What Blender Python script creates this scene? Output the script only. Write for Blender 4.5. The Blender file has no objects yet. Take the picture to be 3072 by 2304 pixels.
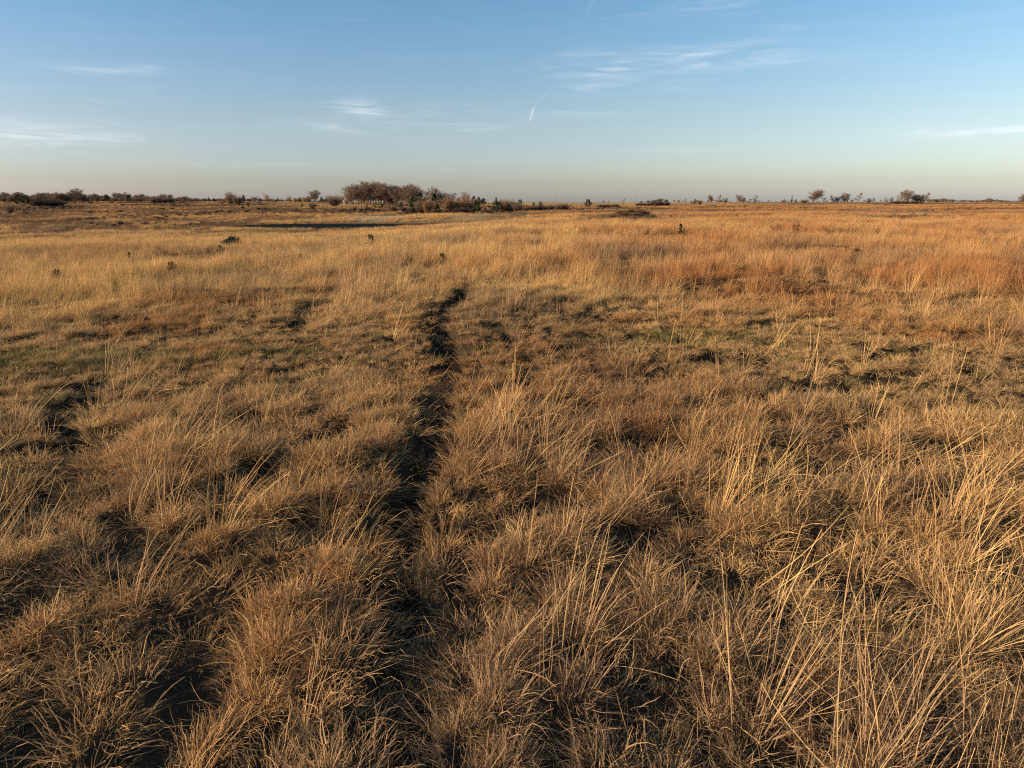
import bpy, math, random
import numpy as np
R = math.radians
random.seed(11)
rng = np.random.default_rng(11)
sc = bpy.context.scene

# ------------------------------------------------------------------ camera
EYE = 4.0
PITCH = math.atan(546 / 2076)
cam_d = bpy.data.cameras.new('camera')
cam = bpy.data.objects.new('camera', cam_d)
sc.collection.objects.link(cam)
cam.location = (0, 0, EYE)
cam.rotation_euler = (R(90) - PITCH, 0, 0)
cam_d.sensor_width = 36.0
cam_d.lens = 36.0 * 2076 / 3072
cam_d.clip_start = 0.05
cam_d.clip_end = 60000
sc.camera = cam

# ------------------------------------------------------------------ sun and sky
SUN_EL = R(12.5)
SUN_AZ = R(-100)             # measured from +Y (view direction) towards +X; negative = left
sun_dir = (math.sin(SUN_AZ) * math.cos(SUN_EL), math.cos(SUN_AZ) * math.cos(SUN_EL), math.sin(SUN_EL))
sd = bpy.data.lights.new('sun', 'SUN')
sd.energy = 5.0
sd.angle = R(0.5)
sd.color = (1.0, 0.79, 0.54)
sun = bpy.data.objects.new('sun', sd)
sc.collection.objects.link(sun)
from mathutils import Vector
sun.rotation_euler = Vector(sun_dir).to_track_quat('Z', 'Y').to_euler()
sun.location = (-60, 0, 40)

sc.view_settings.view_transform = 'Standard'
sc.view_settings.look = 'None'
sc.view_settings.exposure = 1.08
sc.view_settings.gamma = 1.0
sc.cycles.max_bounces = 4
sc.cycles.diffuse_bounces = 3
sc.cycles.glossy_bounces = 2
sc.cycles.transmission_bounces = 2
sc.cycles.transparent_max_bounces = 4
sc.cycles.use_denoising = False
sc.cycles.use_adaptive_sampling = False
sc.cycles.filter_width = 1.15

world = bpy.data.worlds.new('World')
sc.world = world
world.use_nodes = True
wt = world.node_tree
for n in list(wt.nodes):
    wt.nodes.remove(n)


class NT:
    """small helper to write node graphs"""
    def __init__(self, tree):
        self.t = tree

    def n(self, kind, **kw):
        nd = self.t.nodes.new(kind)
        for k, v in kw.items():
            if k.startswith('i_'):
                key = k[2:]
                key = int(key) if key.isdigit() else key
                self.put(nd.inputs[key], v)
            else:
                setattr(nd, k, v)
        return nd

    def put(self, sock, v):
        if isinstance(v, bpy.types.NodeSocket):
            self.t.links.new(v, sock)
        elif v is not None:
            sock.default_value = v

    def m(self, op, a, b=None, c=None, clamp=False):
        nd = self.t.nodes.new('ShaderNodeMath')
        nd.operation = op
        nd.use_clamp = clamp
        for i, v in enumerate((a, b, c)):
            if v is not None:
                self.put(nd.inputs[i], v)
        return nd.outputs[0]

    def mix(self, f, a, b, mode='MIX'):
        nd = self.t.nodes.new('ShaderNodeMix')
        nd.data_type = 'RGBA'
        nd.blend_type = mode
        self.put(nd.inputs[0], f)
        for s, v in ((nd.inputs[6], a), (nd.inputs[7], b)):
            if isinstance(v, tuple) and len(v) == 3:
                v = v + (1,)
            self.put(s, v)
        return nd.outputs[2]

    def noise(self, vec, scale, detail=2.0, rough=0.5, dist=0.0):
        nd = self.n('ShaderNodeTexNoise', i_Scale=scale, i_Detail=detail, i_Roughness=rough, i_Distortion=dist)
        if vec is not None:
            self.put(nd.inputs['Vector'], vec)
        return nd.outputs[0]

    def smooth(self, v, a, b, o0=0.0, o1=1.0):
        nd = self.n('ShaderNodeMapRange', interpolation_type='SMOOTHSTEP')
        self.put(nd.inputs[0], v)
        for i, x in enumerate((a, b, o0, o1)):
            nd.inputs[i + 1].default_value = x
        return nd.outputs[0]


W = NT(wt)
tc = W.n('ShaderNodeTexCoord')
sky = W.n('ShaderNodeTexSky', sky_type='NISHITA', sun_disc=False, sun_elevation=SUN_EL, sun_rotation=SUN_AZ,
          altitude=300, air_density=1.0, dust_density=1.6, ozone_density=2.2)
sep = W.n('ShaderNodeSeparateXYZ')
W.put(sep.inputs[0], tc.outputs['Generated'])
X, Y, Z = sep.outputs
az = W.m('DEGREES' if False else 'MULTIPLY', W.m('ARCTAN2', X, Y), 57.2958)
el = W.m('MULTIPLY', W.m('ARCSINE', Z), 57.2958)
# cirrus: noise stretched along the horizon, kept to the places where the thin clouds hang
comb = W.n('ShaderNodeCombineXYZ')
W.put(comb.inputs[0], W.m('MULTIPLY', az, 0.09))
W.put(comb.inputs[1], W.m('MULTIPLY', el, 0.85))
W.put(comb.inputs[2], W.m('MULTIPLY', az, 0.01))
cn = W.noise(comb.outputs[0], 1.5, 7.0, 0.62, 0.9)
comb2 = W.n('ShaderNodeCombineXYZ')
W.put(comb2.inputs[0], W.m('MULTIPLY', az, 0.3))
W.put(comb2.inputs[1], W.m('MULTIPLY', el, 1.7))
cn2 = W.noise(comb2.outputs[0], 1.0, 5.0, 0.6, 0.5)
# azimuth, elevation, half width, half height, slope, strength
CLOUDS = [(-27.9, 8.7, 3.0, 0.4, 0.02, 0.85), (-25.5, 7.4, 2.2, 0.5, 0.0, 0.25), (-33.3, 4.3, 5.5, 0.8, 0.0, 1.0), (-29.4, 4.3, 1.9, 0.3, 0.0, 0.8),
          (-13.3, 5.6, 3.4, 0.42, -0.05, 0.9), (-10.4, 6.3, 2.2, 0.75, -0.25, 0.9), (-11.7, 6.9, 2.2, 0.4, -0.1, 0.6), (-5.2, 6.5, 3.6, 0.7, 0.05, 0.45),
          (-2.7, 5.7, 2.6, 0.5, 0.0, 0.35), (7.5, 10.1, 3.4, 0.85, 0.0, 0.95), (13.1, 10.1, 6.5, 0.7, 0.05, 1.1), (21.6, 9.5, 7.0, 0.35, -0.03, 0.4),
          (5.8, 8.3, 2.0, 0.5, 0.0, 0.55), (10.5, 8.4, 4.2, 0.35, 0.0, 0.4), (6.6, 6.7, 5.0, 0.5, 0.0, 0.3), (33.4, 4.6, 5.0, 0.4, 0.0, 1.5),
          (12.0, 3.8, 5.0, 0.2, 0.0, 0.35), (13.4, 13.6, 5.0, 0.8, 0.0, 0.5), (-22.7, 2.7, 4.0, 0.3, 0.0, 0.35), (-16.6, 2.7, 3.0, 0.2, 0.0, 0.3),
          (27.2, 11.5, 9.0, 0.3, -0.04, 0.25)]
tot = None
for (a0, e0, wa, we, sl, st) in CLOUDS:
    da = W.m('SUBTRACT', az, a0)
    de = W.m('SUBTRACT', W.m('SUBTRACT', el, e0), W.m('MULTIPLY', da, sl))
    q = W.m('ADD', W.m('POWER', W.m('DIVIDE', W.m('ABSOLUTE', da), wa), 2.0), W.m('POWER', W.m('DIVIDE', W.m('ABSOLUTE', de), we), 2.0))
    g = W.m('MULTIPLY', W.m('EXPONENT', W.m('MULTIPLY', q, -1.0)), st)
    tot = g if tot is None else W.m('ADD', tot, g)
cm = W.m('MULTIPLY', W.smooth(cn, 0.34, 0.74), W.smooth(cn2, 0.25, 0.65, 0.35, 1.0))
wisp = W.m('MULTIPLY', tot, cm)
veil = W.m('MULTIPLY', W.smooth(cn, 0.50, 0.82), 0.10)
# a short contrail, brightest at its lower end
ca, ce = 1.85, 7.0
for (a1, e1, a2, e2, wd, st) in ((1.37, 6.10, 1.73, 7.10, 0.08, 0.95), (1.96, 7.38, 3.05, 8.41, 0.06, 0.2), (5.5, 13.4, 6.6, 15.0, 0.16, 0.14)):
    L = math.hypot(a2 - a1, e2 - e1)
    dx, dy = (a2 - a1) / L, (e2 - e1) / L
    pa = W.m('SUBTRACT', az, (a1 + a2) / 2)
    pe = W.m('SUBTRACT', el, (e1 + e2) / 2)
    along = W.m('ADD', W.m('MULTIPLY', pa, dx), W.m('MULTIPLY', pe, dy))
    acr = W.m('SUBTRACT', W.m('MULTIPLY', pa, dy), W.m('MULTIPLY', pe, dx))
    acr = W.m('ADD', acr, W.m('MULTIPLY', W.m('SUBTRACT', cn2, 0.5), 0.2))
    q = W.m('ADD', W.m('POWER', W.m('DIVIDE', W.m('ABSOLUTE', along), L / 2.0), 4.0), W.m('POWER', W.m('DIVIDE', W.m('ABSOLUTE', acr), wd), 2.0))
    wisp = W.m('ADD', wisp, W.m('MULTIPLY', W.m('EXPONENT', W.m('MULTIPLY', q, -1.0)), st * 0.75))
cloud = W.m('ADD', wisp, veil, clamp=True)
grade = W.n('ShaderNodeValToRGB')
for e_, (p_, c_) in zip((grade.color_ramp.elements[0], grade.color_ramp.elements[1]), ((0.0, (1.48, 1.46, 1.94, 1)), (1.0, (0.78, 1.02, 1.08, 1)))):
    e_.position = p_; e_.color = c_
for p_, c_ in ((.10, (1.14, 1.12, 1.32, 1)), (.40, (1.09, 1.03, 1.04, 1))):
    e_ = grade.color_ramp.elements.new(p_); e_.color = c_
W.put(grade.inputs[0], W.m('DIVIDE', el, 15.0, clamp=True))
tint = W.mix(1.0, sky.outputs[0], grade.outputs[0], 'MULTIPLY')
side = W.n('ShaderNodeValToRGB')
side.color_ramp.elements[0].color = (.86, .89, .98, 1); side.color_ramp.elements[1].color = (1.16, 1.14, 1.12, 1)
W.put(side.inputs[0], W.smooth(az, -50.0, 50.0))
tint = W.mix(1.0, tint, side.outputs[0], 'MULTIPLY')
col = W.mix(W.m('MULTIPLY', cloud, 0.44), tint, (6.4, 6.5, 6.6))
bg = W.n('ShaderNodeBackground', i_Strength=0.084)
W.put(bg.inputs[0], col)
out = W.n('ShaderNodeOutputWorld')
W.put(out.inputs[0], bg.outputs[0])


# ------------------------------------------------------------------ helpers
def lattice(ix, iy, seed):
    h = (ix.astype(np.int64) * 374761393 + iy.astype(np.int64) * 668265263 + seed * 982451653) & 0x7fffffff
    h = (h ^ (h >> 13)) * 1274126177 & 0x7fffffff
    h = (h ^ (h >> 16)) * 974634541 & 0x7fffffff
    return (h & 0xffff) / 65535.0


def vnoise(x, y, seed=0):
    x = np.asarray(x, float); y = np.asarray(y, float)
    x0 = np.floor(x); y0 = np.floor(y)
    fx = x - x0; fy = y - y0
    fx = fx * fx * (3 - 2 * fx); fy = fy * fy * (3 - 2 * fy)
    a = lattice(x0, y0, seed); b = lattice(x0 + 1, y0, seed)
    c = lattice(x0, y0 + 1, seed); d = lattice(x0 + 1, y0 + 1, seed)
    return (a * (1 - fx) + b * fx) * (1 - fy) + (c * (1 - fx) + d * fx) * fy


def fbm(x, y, seed=0, octs=3):
    s = 0; a = 1; t = 0
    for o in range(octs):
        s = s + a * vnoise(x * 2 ** o + 17.3 * o, y * 2 ** o - 9.1 * o, seed + o)
        t += a; a *= 0.5
    return s / t


def sstep(x, a, b):
    t = np.clip((np.asarray(x, float) - a) / (b - a), 0, 1)
    return t * t * (3 - 2 * t)


def azim(u):
    return math.atan((u - 1536) / 2076 / 1.0339)


# ground height in metres over azimuth columns and distance rows
U = [-700, 0, 350, 700, 1100, 1350, 1700, 2000, 2600, 3300]
DD = [0.5, 12, 30, 60, 90, 120, 150, 185, 220, 250, 290, 340, 420, 550, 800, 1500, 4000, 30000]
ZT = [
    [0, 0, -.25, -.7, -1.75, -2.1, -2.5, -2.9, -2.9, -2.7, -1.8, -.8, 1.2, 4.3, 3.4, 5.0, 16, 20],
    [0, 0, -.25, -.7, -1.75, -2.0, -2.4, -2.9, -2.9, -2.7, -1.8, -.8, 1.2, 4.3, 3.4, 5.0, 16, 20],
    [0, 0, -.2, -.6, -1.6, -2.0, -2.4, -2.7, -2.6, -2.3, -1.5, -.5, 1.6, 4.5, 3.4, 5.5, 18, 20],
    [0, 0, -.15, -.55, -1.6, -2.5, -3.0, -3.1, -3.0, -2.9, -1.8, -.1, 2.4, 4.3, 3.6, 3.5, 6, 5],
    [0, 0, -.1, -.35, -1.1, -2.0, -2.7, -3.1, -3.0, -2.9, -.5, 1.0, 3.5, 3.9, 3.8, 3.2, 3, 2],
    [0, 0, 0, -.1, -.4, -.7, -.9, -2.6, -2.9, -1.9, -.5, .2, 2.2, 3.2, 3.4, 3.2, 3, 2],
    [0, 0, 0, 0, 0, .1, .2, -.1, .1, .1, .5, .8, 1.3, 2.2, 3.4, 3.4, 3, 2],
    [0, 0, 0, .1, .1, .2, .3, .3, .5, .5, 1.0, 1.5, 2.2, 2.7, 3.6, 3.5, 3, 2],
    [0, 0, 0, .15, .2, .3, .4, .6, .9, 1.0, 1.2, 1.7, 2.3, 2.6, 2.7, 2.8, 3, 2],
    [0, 0, 0, .15, .2, .3, .4, .6, .9, 1.0, 1.2, 1.7, 2.3, 2.6, 2.7, 2.8, 3, 2]]
AZ = np.array([azim(u) for u in U]); LD = np.log(np.array(DD)); ZT = np.array(ZT, float)
GA = np.linspace(AZ[0], AZ[-1], 160); GD = np.linspace(LD[0], LD[-1], 260)
_t = np.array([np.interp(GD, LD, row) for row in ZT])
GZ = np.array([[0.0] * len(GD)] * len(GA))
for j in range(len(GD)):
    GZ[:, j] = np.interp(GA, AZ, _t[:, j])
for _ in range(4):
    P_ = np.pad(GZ, ((5, 5), (0, 0)), mode='edge'); GZ = sum(P_[k:k + len(GA)] for k in range(11)) / 11
    P_ = np.pad(GZ, ((0, 0), (1, 1)), mode='edge'); GZ = (P_[:, :-2] + P_[:, 1:-1] + P_[:, 2:]) / 3

PATH = [(-2.0, 34), (-2.11, 32.3), (-2.23, 28.6), (-2.62, 25.1), (-2.50, 23.0), (-2.01, 20.4), (-1.66, 18.1), (-1.54, 16.2),
        (-1.54, 14.4), (-1.38, 12.95), (-1.30, 11.2), (-1.30, 10.1), (-1.42, 9.2), (-1.50, 8.6), (-1.41, 7.7), (-1.29, 6.7),
        (-1.11, 5.8), (-0.99, 5.1), (-0.87, 4.2), (-0.8, 2.0), (-0.7, -3.0)]
TRAIL2 = [(-12.9, 44.0), (-14.6, 35.5), (-17.5, 31.0), (-19.5, 28.0), (-24, 25.5)]
TRAIL3 = [(-7.4, 29.5), (-8.3, 27.2), (-7.3, 23.5), (-6.9, 21.4)]
TRAIL4 = [(-.4, 22.5), (.35, 17.7), (.45, 14.5)]
TRAIL5 = [(-2.5, 13.6), (-3.1, 12.5), (-3.35, 11.6), (-3.8, 10.4), (-4.2, 9.6)]
TRAIL6 = [(-9.6, 15.5), (-8.6, 12.6), (-7.4, 10.9), (-6.7, 9.2), (-6.3, 8.0)]


def polydist(x, y, pl):
    d = np.full(np.shape(x), 1e9)
    for (x1, y1), (x2, y2) in zip(pl[:-1], pl[1:]):
        vx, vy = x2 - x1, y2 - y1
        t = np.clip(((x - x1) * vx + (y - y1) * vy) / (vx * vx + vy * vy), 0, 1)
        d = np.minimum(d, np.hypot(x - x1 - t * vx, y - y1 - t * vy))
    return d


def path_w(y):
    return np.interp(y, [3, 6, 8, 10, 13, 20, 26, 34], [.24, .25, .28, .30, .31, .31, .33, .26])


def trail_mask(x, y):
    wob = 0.78 + 0.5 * vnoise(x * 2.3, y * 2.3, 5)
    m = 1 - sstep(polydist(x, y, PATH) / path_w(y) / wob, .75, 1.35)
    for pl, w, s in ((TRAIL2, .35, .8), (TRAIL3, .26, .85), (TRAIL4, .2, .6), (TRAIL5, .24, .9), (TRAIL6, .28, .8)):
        m = np.maximum(m, s * (1 - sstep(polydist(x, y, pl) / w / wob, .6, 1.5)))
    return m


# hollows where the grass is thin and in the shade of its neighbours: x, y, half width, half depth
HOLLOWS = [(-1.2, 8.1, .75, .55), (-.75, 5.9, .35, .9), (-3.3, 5.2, .5, .8), (-2.7, 4.6, .45, .6), (-7.6, 10.6, .8, .8), (-3.2, 11.6, .45, .45),
           (1.9, 10.6, .6, .5), (1.15, 13.2, .5, .5), (3.6, 19.9, 1.1, .5), (13, 35, 2.0, .9), (2.3, 6.7, .5, .35), (3.2, 6.1, .5, .35),
           (4.8, 10.1, .6, .5), (7.3, 10.1, .5, .7), (-2.9, 7.0, .4, .5), (.1, 8.9, .5, .35), (-4.6, 7.0, .5, .5), (-10.9, 21.5, 1.8, .6),
           (7.0, 29, 1.4, .6), (-3.9, 8.9, .4, .3), (9.5, 24, 1.2, .5), (5, 26, 1, .5), (-6.4, 8.6, .7, .6), (1.2, 4.9, .3, .45),
           (6.6, 14.5, .6, .4), (-12.5, 16.5, 1.2, .7), (2.2, 25, .8, .5), (-.2, 22.5, .6, .4), (16, 30, 1.2, .6), (14.5, 21, 1.0, .5), (4.1, 7.4, .5, .4), (9.9, 33.5, 1.5, .8), (13.5, 32.0, 1.4, .7), (3.2, 23.2, .9, .5), (6.9, 37.5, 1.3, .7), (12.5, 26.5, 1.3, .6), (18.5, 33, 1.6, .8), (10.5, 28.5, 1.0, .5),
           (5.9, 17.6, .7, .4), (8.2, 15.2, .7, .4), (-9.5, 31, 1.6, .6), (-14.5, 24, 1.2, .5), (2.9, 15.3, .6, .35), (-5.4, 12.1, .6, .5), (5.9, 12.0, .6, .4), (-2.2, 9.9, .3, .3), (1.5, 7.6, .35, .3), (5.4, 6.4, .4, .4), (-5.2, 5.8, .4, .4)]


def hollow_mask(x, y):
    m = np.zeros(np.shape(x))
    for (hx, hy, a, b) in HOLLOWS:
        a, b = a * 1.75, b * 1.75
        q = ((x - hx) / a) ** 2 + ((y - hy) / b) ** 2
        m = np.maximum(m, 1 - sstep(q, .5, 1.5))
    return m


def hummock(x, y):
    """tussock relief; long axes run away from the camera and to the right"""
    c, s = math.cos(R(52)), math.sin(R(52))
    p = x * c + y * s; q = -x * s + y * c
    return .40 * fbm(p * 1.2, q * 2.2, 31, 3) + .36 * vnoise(p * 3.0, q * 4.2, 44) + .24 * vnoise(p * 5.6, q * 7.0, 47)


POND = (-40.0, 214.0, 46.0, 31.0)


def pond_q(x, y):
    return ((x - POND[0]) / POND[2]) ** 2 + ((y - POND[1]) / POND[3]) ** 2


def ground_z(x, y, micro=True):
    x = np.asarray(x, float); y = np.asarray(y, float)
    d = np.hypot(x, y) + 1e-6
    a = np.arctan2(x, y)
    a = np.where(a > math.pi / 2, math.pi - a, np.where(a < -math.pi / 2, -math.pi - a, a))
    fi = np.clip((a - GA[0]) / (GA[1] - GA[0]), 0, len(GA) - 1.001)
    fj = np.clip((np.log(d) - GD[0]) / (GD[1] - GD[0]), 0, len(GD) - 1.001)
    i = fi.astype(int); j = fj.astype(int); fi = fi - i; fj = fj - j
    z = (GZ[i, j] * (1 - fi) + GZ[i + 1, j] * fi) * (1 - fj) + (GZ[i, j + 1] * (1 - fi) + GZ[i + 1, j + 1] * fi) * fj
    # pond bed
    q = pond_q(x, y)
    w = 1 - sstep(q, .85, 1.5)
    z = z * (1 - w) + w * (-3.15)
    # berm in front of the pond and the low dam behind it
    z = z + 0.3 * np.exp(-((x + 48) / 38) ** 2 - ((y - 163) / 7) ** 2)
    z = z + 0.7 * np.exp(-((x + 30) / 30) ** 2 - ((y - 262) / 9) ** 2)
    # overgrown spoil mound on the right of the pond, steep at its right end
    mx = x - 27; my = y - 152
    prof = np.where(mx > 0, np.exp(-(mx / 3.3) ** 4), np.exp(-(np.abs(mx) / 10.5) ** 1.7))
    z = z + 2.5 * prof * np.exp(-(my / 3.2) ** 2)
    # undulation and tussock relief
    z = z + sstep(d, 25, 70) * (1 - sstep(d, 600, 1500)) * .55 * (fbm(x / 26, y / 34, 3, 3) - .5) * (1 - w)
    z = z + sstep(d, 20, 36) * (1 - sstep(d, 160, 260)) * .75 * (fbm(x / 6.5 + 3, y / 7.5, 23, 2) - .5) * (1 - w)
    if micro:
        f = 1 - sstep(d, 60, 160)
        z = z + f * (.40 * (hummock(x, y) - .5) - .20 * trail_mask(x, y) - .06 * hollow_mask(x, y))
    return z


def gz(x, y):
    return float(ground_z(np.array([x]), np.array([y]))[0])


def at(u, d):
    a = azim(u)
    return d * math.sin(a), d * math.cos(a)


def new_mesh(name, V, F, smooth=False, cols=None, mats=()):
    """V (n,3) array, F list of equally sized faces (m,k) array or list of such arrays"""
    me = bpy.data.meshes.new(name)
    Fs = F if isinstance(F, list) else [F]
    Fs = [np.asarray(f) for f in Fs if len(f)]
    me.vertices.add(len(V)); me.vertices.foreach_set('co', np.asarray(V, np.float32).ravel())
    nl = sum(f.size for f in Fs); npol = sum(len(f) for f in Fs)
    me.loops.add(nl); me.polygons.add(npol)
    me.loops.foreach_set('vertex_index', np.concatenate([f.ravel() for f in Fs]).astype(np.int32))
    tot_ = np.concatenate([np.full(len(f), f.shape[1]) for f in Fs])
    st_ = np.concatenate([[0], np.cumsum(tot_)[:-1]])
    me.polygons.foreach_set('loop_start', st_.astype(np.int32))
    me.polygons.foreach_set('loop_total', tot_.astype(np.int32))
    if smooth:
        me.polygons.foreach_set('use_smooth', np.ones(npol, bool))
    if cols is not None:
        ca_ = me.color_attributes.new('blade', 'FLOAT_COLOR', 'POINT')
        ca_.data.foreach_set('color', np.asarray(cols, np.float32).ravel())
    for m_ in mats:
        me.materials.append(m_)
    me.update(calc_edges=True)
    return me


def link(o, coll=None):
    (coll or sc.collection).objects.link(o)
    return o


def tag(o, label=None, cat=None, group=None, kind=None):
    if label: o['label'] = label
    if cat: o['category'] = cat
    if group: o['group'] = group
    if kind: o['kind'] = kind
    return o


# ------------------------------------------------------------------ materials
def mat(name):
    m = bpy.data.materials.new(name)
    m.use_nodes = True
    t = m.node_tree
    for n in list(t.nodes):
        t.nodes.remove(n)
    N = NT(t)
    o = N.n('ShaderNodeOutputMaterial')
    return m, N, o


def leafy(N, o, color, trans=0.25, rough=0.75, spec=0.12):
    b = N.n('ShaderNodeBsdfPrincipled', i_Roughness=rough)
    b.inputs['Specular IOR Level'].default_value = spec
    N.put(b.inputs['Base Color'], color)
    tr = N.n('ShaderNodeBsdfTranslucent')
    N.put(tr.inputs[0], color)
    mx = N.n('ShaderNodeMixShader')
    mx.inputs[0].default_value = trans
    N.put(mx.inputs[1], b.outputs[0]); N.put(mx.inputs[2], tr.outputs[0])
    N.put(o.inputs[0], mx.outputs[0])


def grass_color(N, tint_vec, pos, blade_rand, gold=0.5):
    """colour of cured prairie grass: tint = (russet, straw, green)"""
    s = N.n('ShaderNodeSeparateXYZ'); N.put(s.inputs[0], tint_vec)
    ramp = N.n('ShaderNodeValToRGB')
    cr = ramp.color_ramp
    cr.elements[0].position = 0.0; cr.elements[0].color = (.15, .092, .060, 1)
    cr.elements[1].position = 1.0; cr.elements[1].color = (.80, .53, .20, 1)
    for p_, c_ in ((.25, (.38, .235, .115, 1)), (.5, (.47, .275, .12, 1)), (.75, (.58, .365, .155, 1))):
        e = cr.elements.new(p_); e.color = c_
    N.put(ramp.inputs[0], blade_rand)
    c = ramp.outputs[0]
    c = N.mix(N.m('MULTIPLY', s.outputs[0], .8, clamp=True), c, (.34, .140, .048))
    c = N.mix(N.m('MULTIPLY', s.outputs[1], .8, clamp=True), c, (.60, .375, .140))
    c = N.mix(N.m('MULTIPLY', s.outputs[2], .8, clamp=True), c, (.105, .125, .030))
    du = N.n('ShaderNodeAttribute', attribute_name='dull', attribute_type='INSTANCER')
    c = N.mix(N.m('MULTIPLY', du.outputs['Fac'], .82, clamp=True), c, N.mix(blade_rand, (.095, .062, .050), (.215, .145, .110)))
    return c


def grass_material(name, shift=0.0, trans=0.28):
    m, N, o = mat(name)
    at_ = N.n('ShaderNodeAttribute', attribute_name='tint', attribute_type='INSTANCER')
    bl = N.n('ShaderNodeAttribute', attribute_name='blade', attribute_type='GEOMETRY')
    geo = N.n('ShaderNodeNewGeometry')
    oi = N.n('ShaderNodeObjectInfo')
    sp = N.n('ShaderNodeSeparateColor'); N.put(sp.inputs[0], bl.outputs[0])
    big = N.noise(geo.outputs['Position'], .8, 3.0)
    v = N.m('ADD', N.m('MULTIPLY', sp.outputs[0], .42), N.m('MULTIPLY', oi.outputs['Random'], .40))
    v = N.m('ADD', v, N.m('MULTIPLY', N.m('SUBTRACT', big, .5), .9))
    v = N.m('ADD', v, N.m('MULTIPLY', sp.outputs[1], .22))
    v = N.m('ADD', v, shift - .06, clamp=True)
    c = grass_color(N, at_.outputs['Vector'], geo.outputs['Position'], v)
    leafy(N, o, c, trans)
    return m


M_mat = grass_material('cured_grass_leaves', .03)
M_stem = grass_material('cured_grass_stems', .20, .2)
M_stand = grass_material('cured_grass_stand', -.10, .2)


def ground_material():
    m, N, o = mat('prairie_ground')
    geo = N.n('ShaderNodeNewGeometry')
    P = geo.outputs['Position']
    at_ = N.n('ShaderNodeAttribute', attribute_name='blade', attribute_type='GEOMETRY')
    sp = N.n('ShaderNodeSeparateColor'); N.put(sp.inputs[0], at_.outputs[0])
    # red channel: how much it reads as grass from afar, green: bare and dark, blue: straw
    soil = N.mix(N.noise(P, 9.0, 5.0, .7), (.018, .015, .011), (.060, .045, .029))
    mp = N.n('ShaderNodeMapping'); N.put(mp.inputs[0], P); mp.inputs['Scale'].default_value = (.05, .02, .05)
    big = N.noise(mp.outputs[0], 1.0, 5.0, .65)
    mid = N.noise(P, .35, 5.0, .7)
    fine = N.noise(P, 3.0, 5.0, .75)
    v = N.m('ADD', N.m('MULTIPLY', big, .5), N.m('ADD', N.m('MULTIPLY', mid, .35), N.m('MULTIPLY', fine, .35)))
    ramp = N.n('ShaderNodeValToRGB'); cr = ramp.color_ramp
    cr.elements[0].position = .38; cr.elements[0].color = (.075, .042, .026, 1)
    cr.elements[1].position = .80; cr.elements[1].color = (.27, .17, .08, 1)
    e = cr.elements.new(.52); e.color = (.14, .078, .038, 1)
    e = cr.elements.new(.66); e.color = (.20, .12, .055, 1)
    N.put(ramp.inputs[0], v)
    g = ramp.outputs[0]
    g = N.mix(sp.outputs[2], g, N.mix(fine, (.36, .26, .13), (.56, .42, .22)))
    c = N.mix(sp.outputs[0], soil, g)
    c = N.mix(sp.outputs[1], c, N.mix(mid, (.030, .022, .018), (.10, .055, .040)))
    b = N.n('ShaderNodeBsdfDiffuse')
    N.put(b.inputs[0], c)
    bmp = N.n('ShaderNodeBump', i_Strength=.9, i_Distance=.25)
    N.put(bmp.inputs['Height'], N.m('ADD', fine, N.m('MULTIPLY', mid, 2.0)))
    N.put(b.inputs['Normal'], bmp.outputs[0])
    N.put(o.inputs[0], b.outputs[0])
    return m


def plain(name, c1, c2, scale=3.0, rough=.85, bump=.3):
    m, N, o = mat(name)
    geo = N.n('ShaderNodeNewGeometry')
    nz = N.noise(geo.outputs['Position'], scale, 4.0, .65)
    b = N.n('ShaderNodeBsdfPrincipled', i_Roughness=rough)
    b.inputs['Specular IOR Level'].default_value = .2
    N.put(b.inputs['Base Color'], N.mix(nz, c1, c2))
    if bump:
        bp = N.n('ShaderNodeBump', i_Strength=bump, i_Distance=.05)
        N.put(bp.inputs['Height'], nz); N.put(b.inputs['Normal'], bp.outputs[0])
    N.put(o.inputs[0], b.outputs[0])
    return m


def leaf_mat(name, c1, c2, c3=None, trans=.15, scale=1.2):
    m, N, o = mat(name)
    geo = N.n('ShaderNodeNewGeometry')
    bl = N.n('ShaderNodeAttribute', attribute_name='blade', attribute_type='GEOMETRY')
    oi = N.n('ShaderNodeObjectInfo')
    sp = N.n('ShaderNodeSeparateColor'); N.put(sp.inputs[0], bl.outputs[0])
    nz = N.noise(geo.outputs['Position'], scale, 3.0, .6)
    f = N.m('ADD', N.m('MULTIPLY', sp.outputs[0], .6), N.m('MULTIPLY', nz, .5), clamp=True)
    c = N.mix(f, c1, c2)
    if c3:
        c = N.mix(N.smooth(oi.outputs['Random'], .35, .9, 0, .7), c, c3)
    leafy(N, o, c, trans)
    return m


M_ground = ground_material()
M_bark = plain('bark', (.10, .075, .055), (.20, .155, .12), 6)
M_twig = leaf_mat('twigs', (.115, .075, .052), (.25, .17, .12), (.22, .14, .095), .1)
M_twig_gold = leaf_mat('golden_twigs', (.24, .15, .06), (.42, .29, .12), None, .15)
M_twig_orange = leaf_mat('orange_twigs', (.20, .11, .055), (.34, .195, .10), (.25, .15, .085), .15)
M_twig_dark = leaf_mat('dark_twigs', (.060, .045, .036), (.15, .105, .075), (.10, .06, .05), .05)
M_cedar = leaf_mat('cedar_leaves', (.012, .022, .010), (.050, .070, .022), (.035, .045, .018), .08)
M_young = leaf_mat('young_cedar_leaves', (.018, .026, .010), (.080, .075, .025), None, .1, 5)
M_brush = plain('old_wood', (.035, .028, .022), (.12, .095, .07), 4)
M_forb = leaf_mat('dead_forb', (.10, .05, .028), (.20, .10, .05), None, .1, 4)

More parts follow.
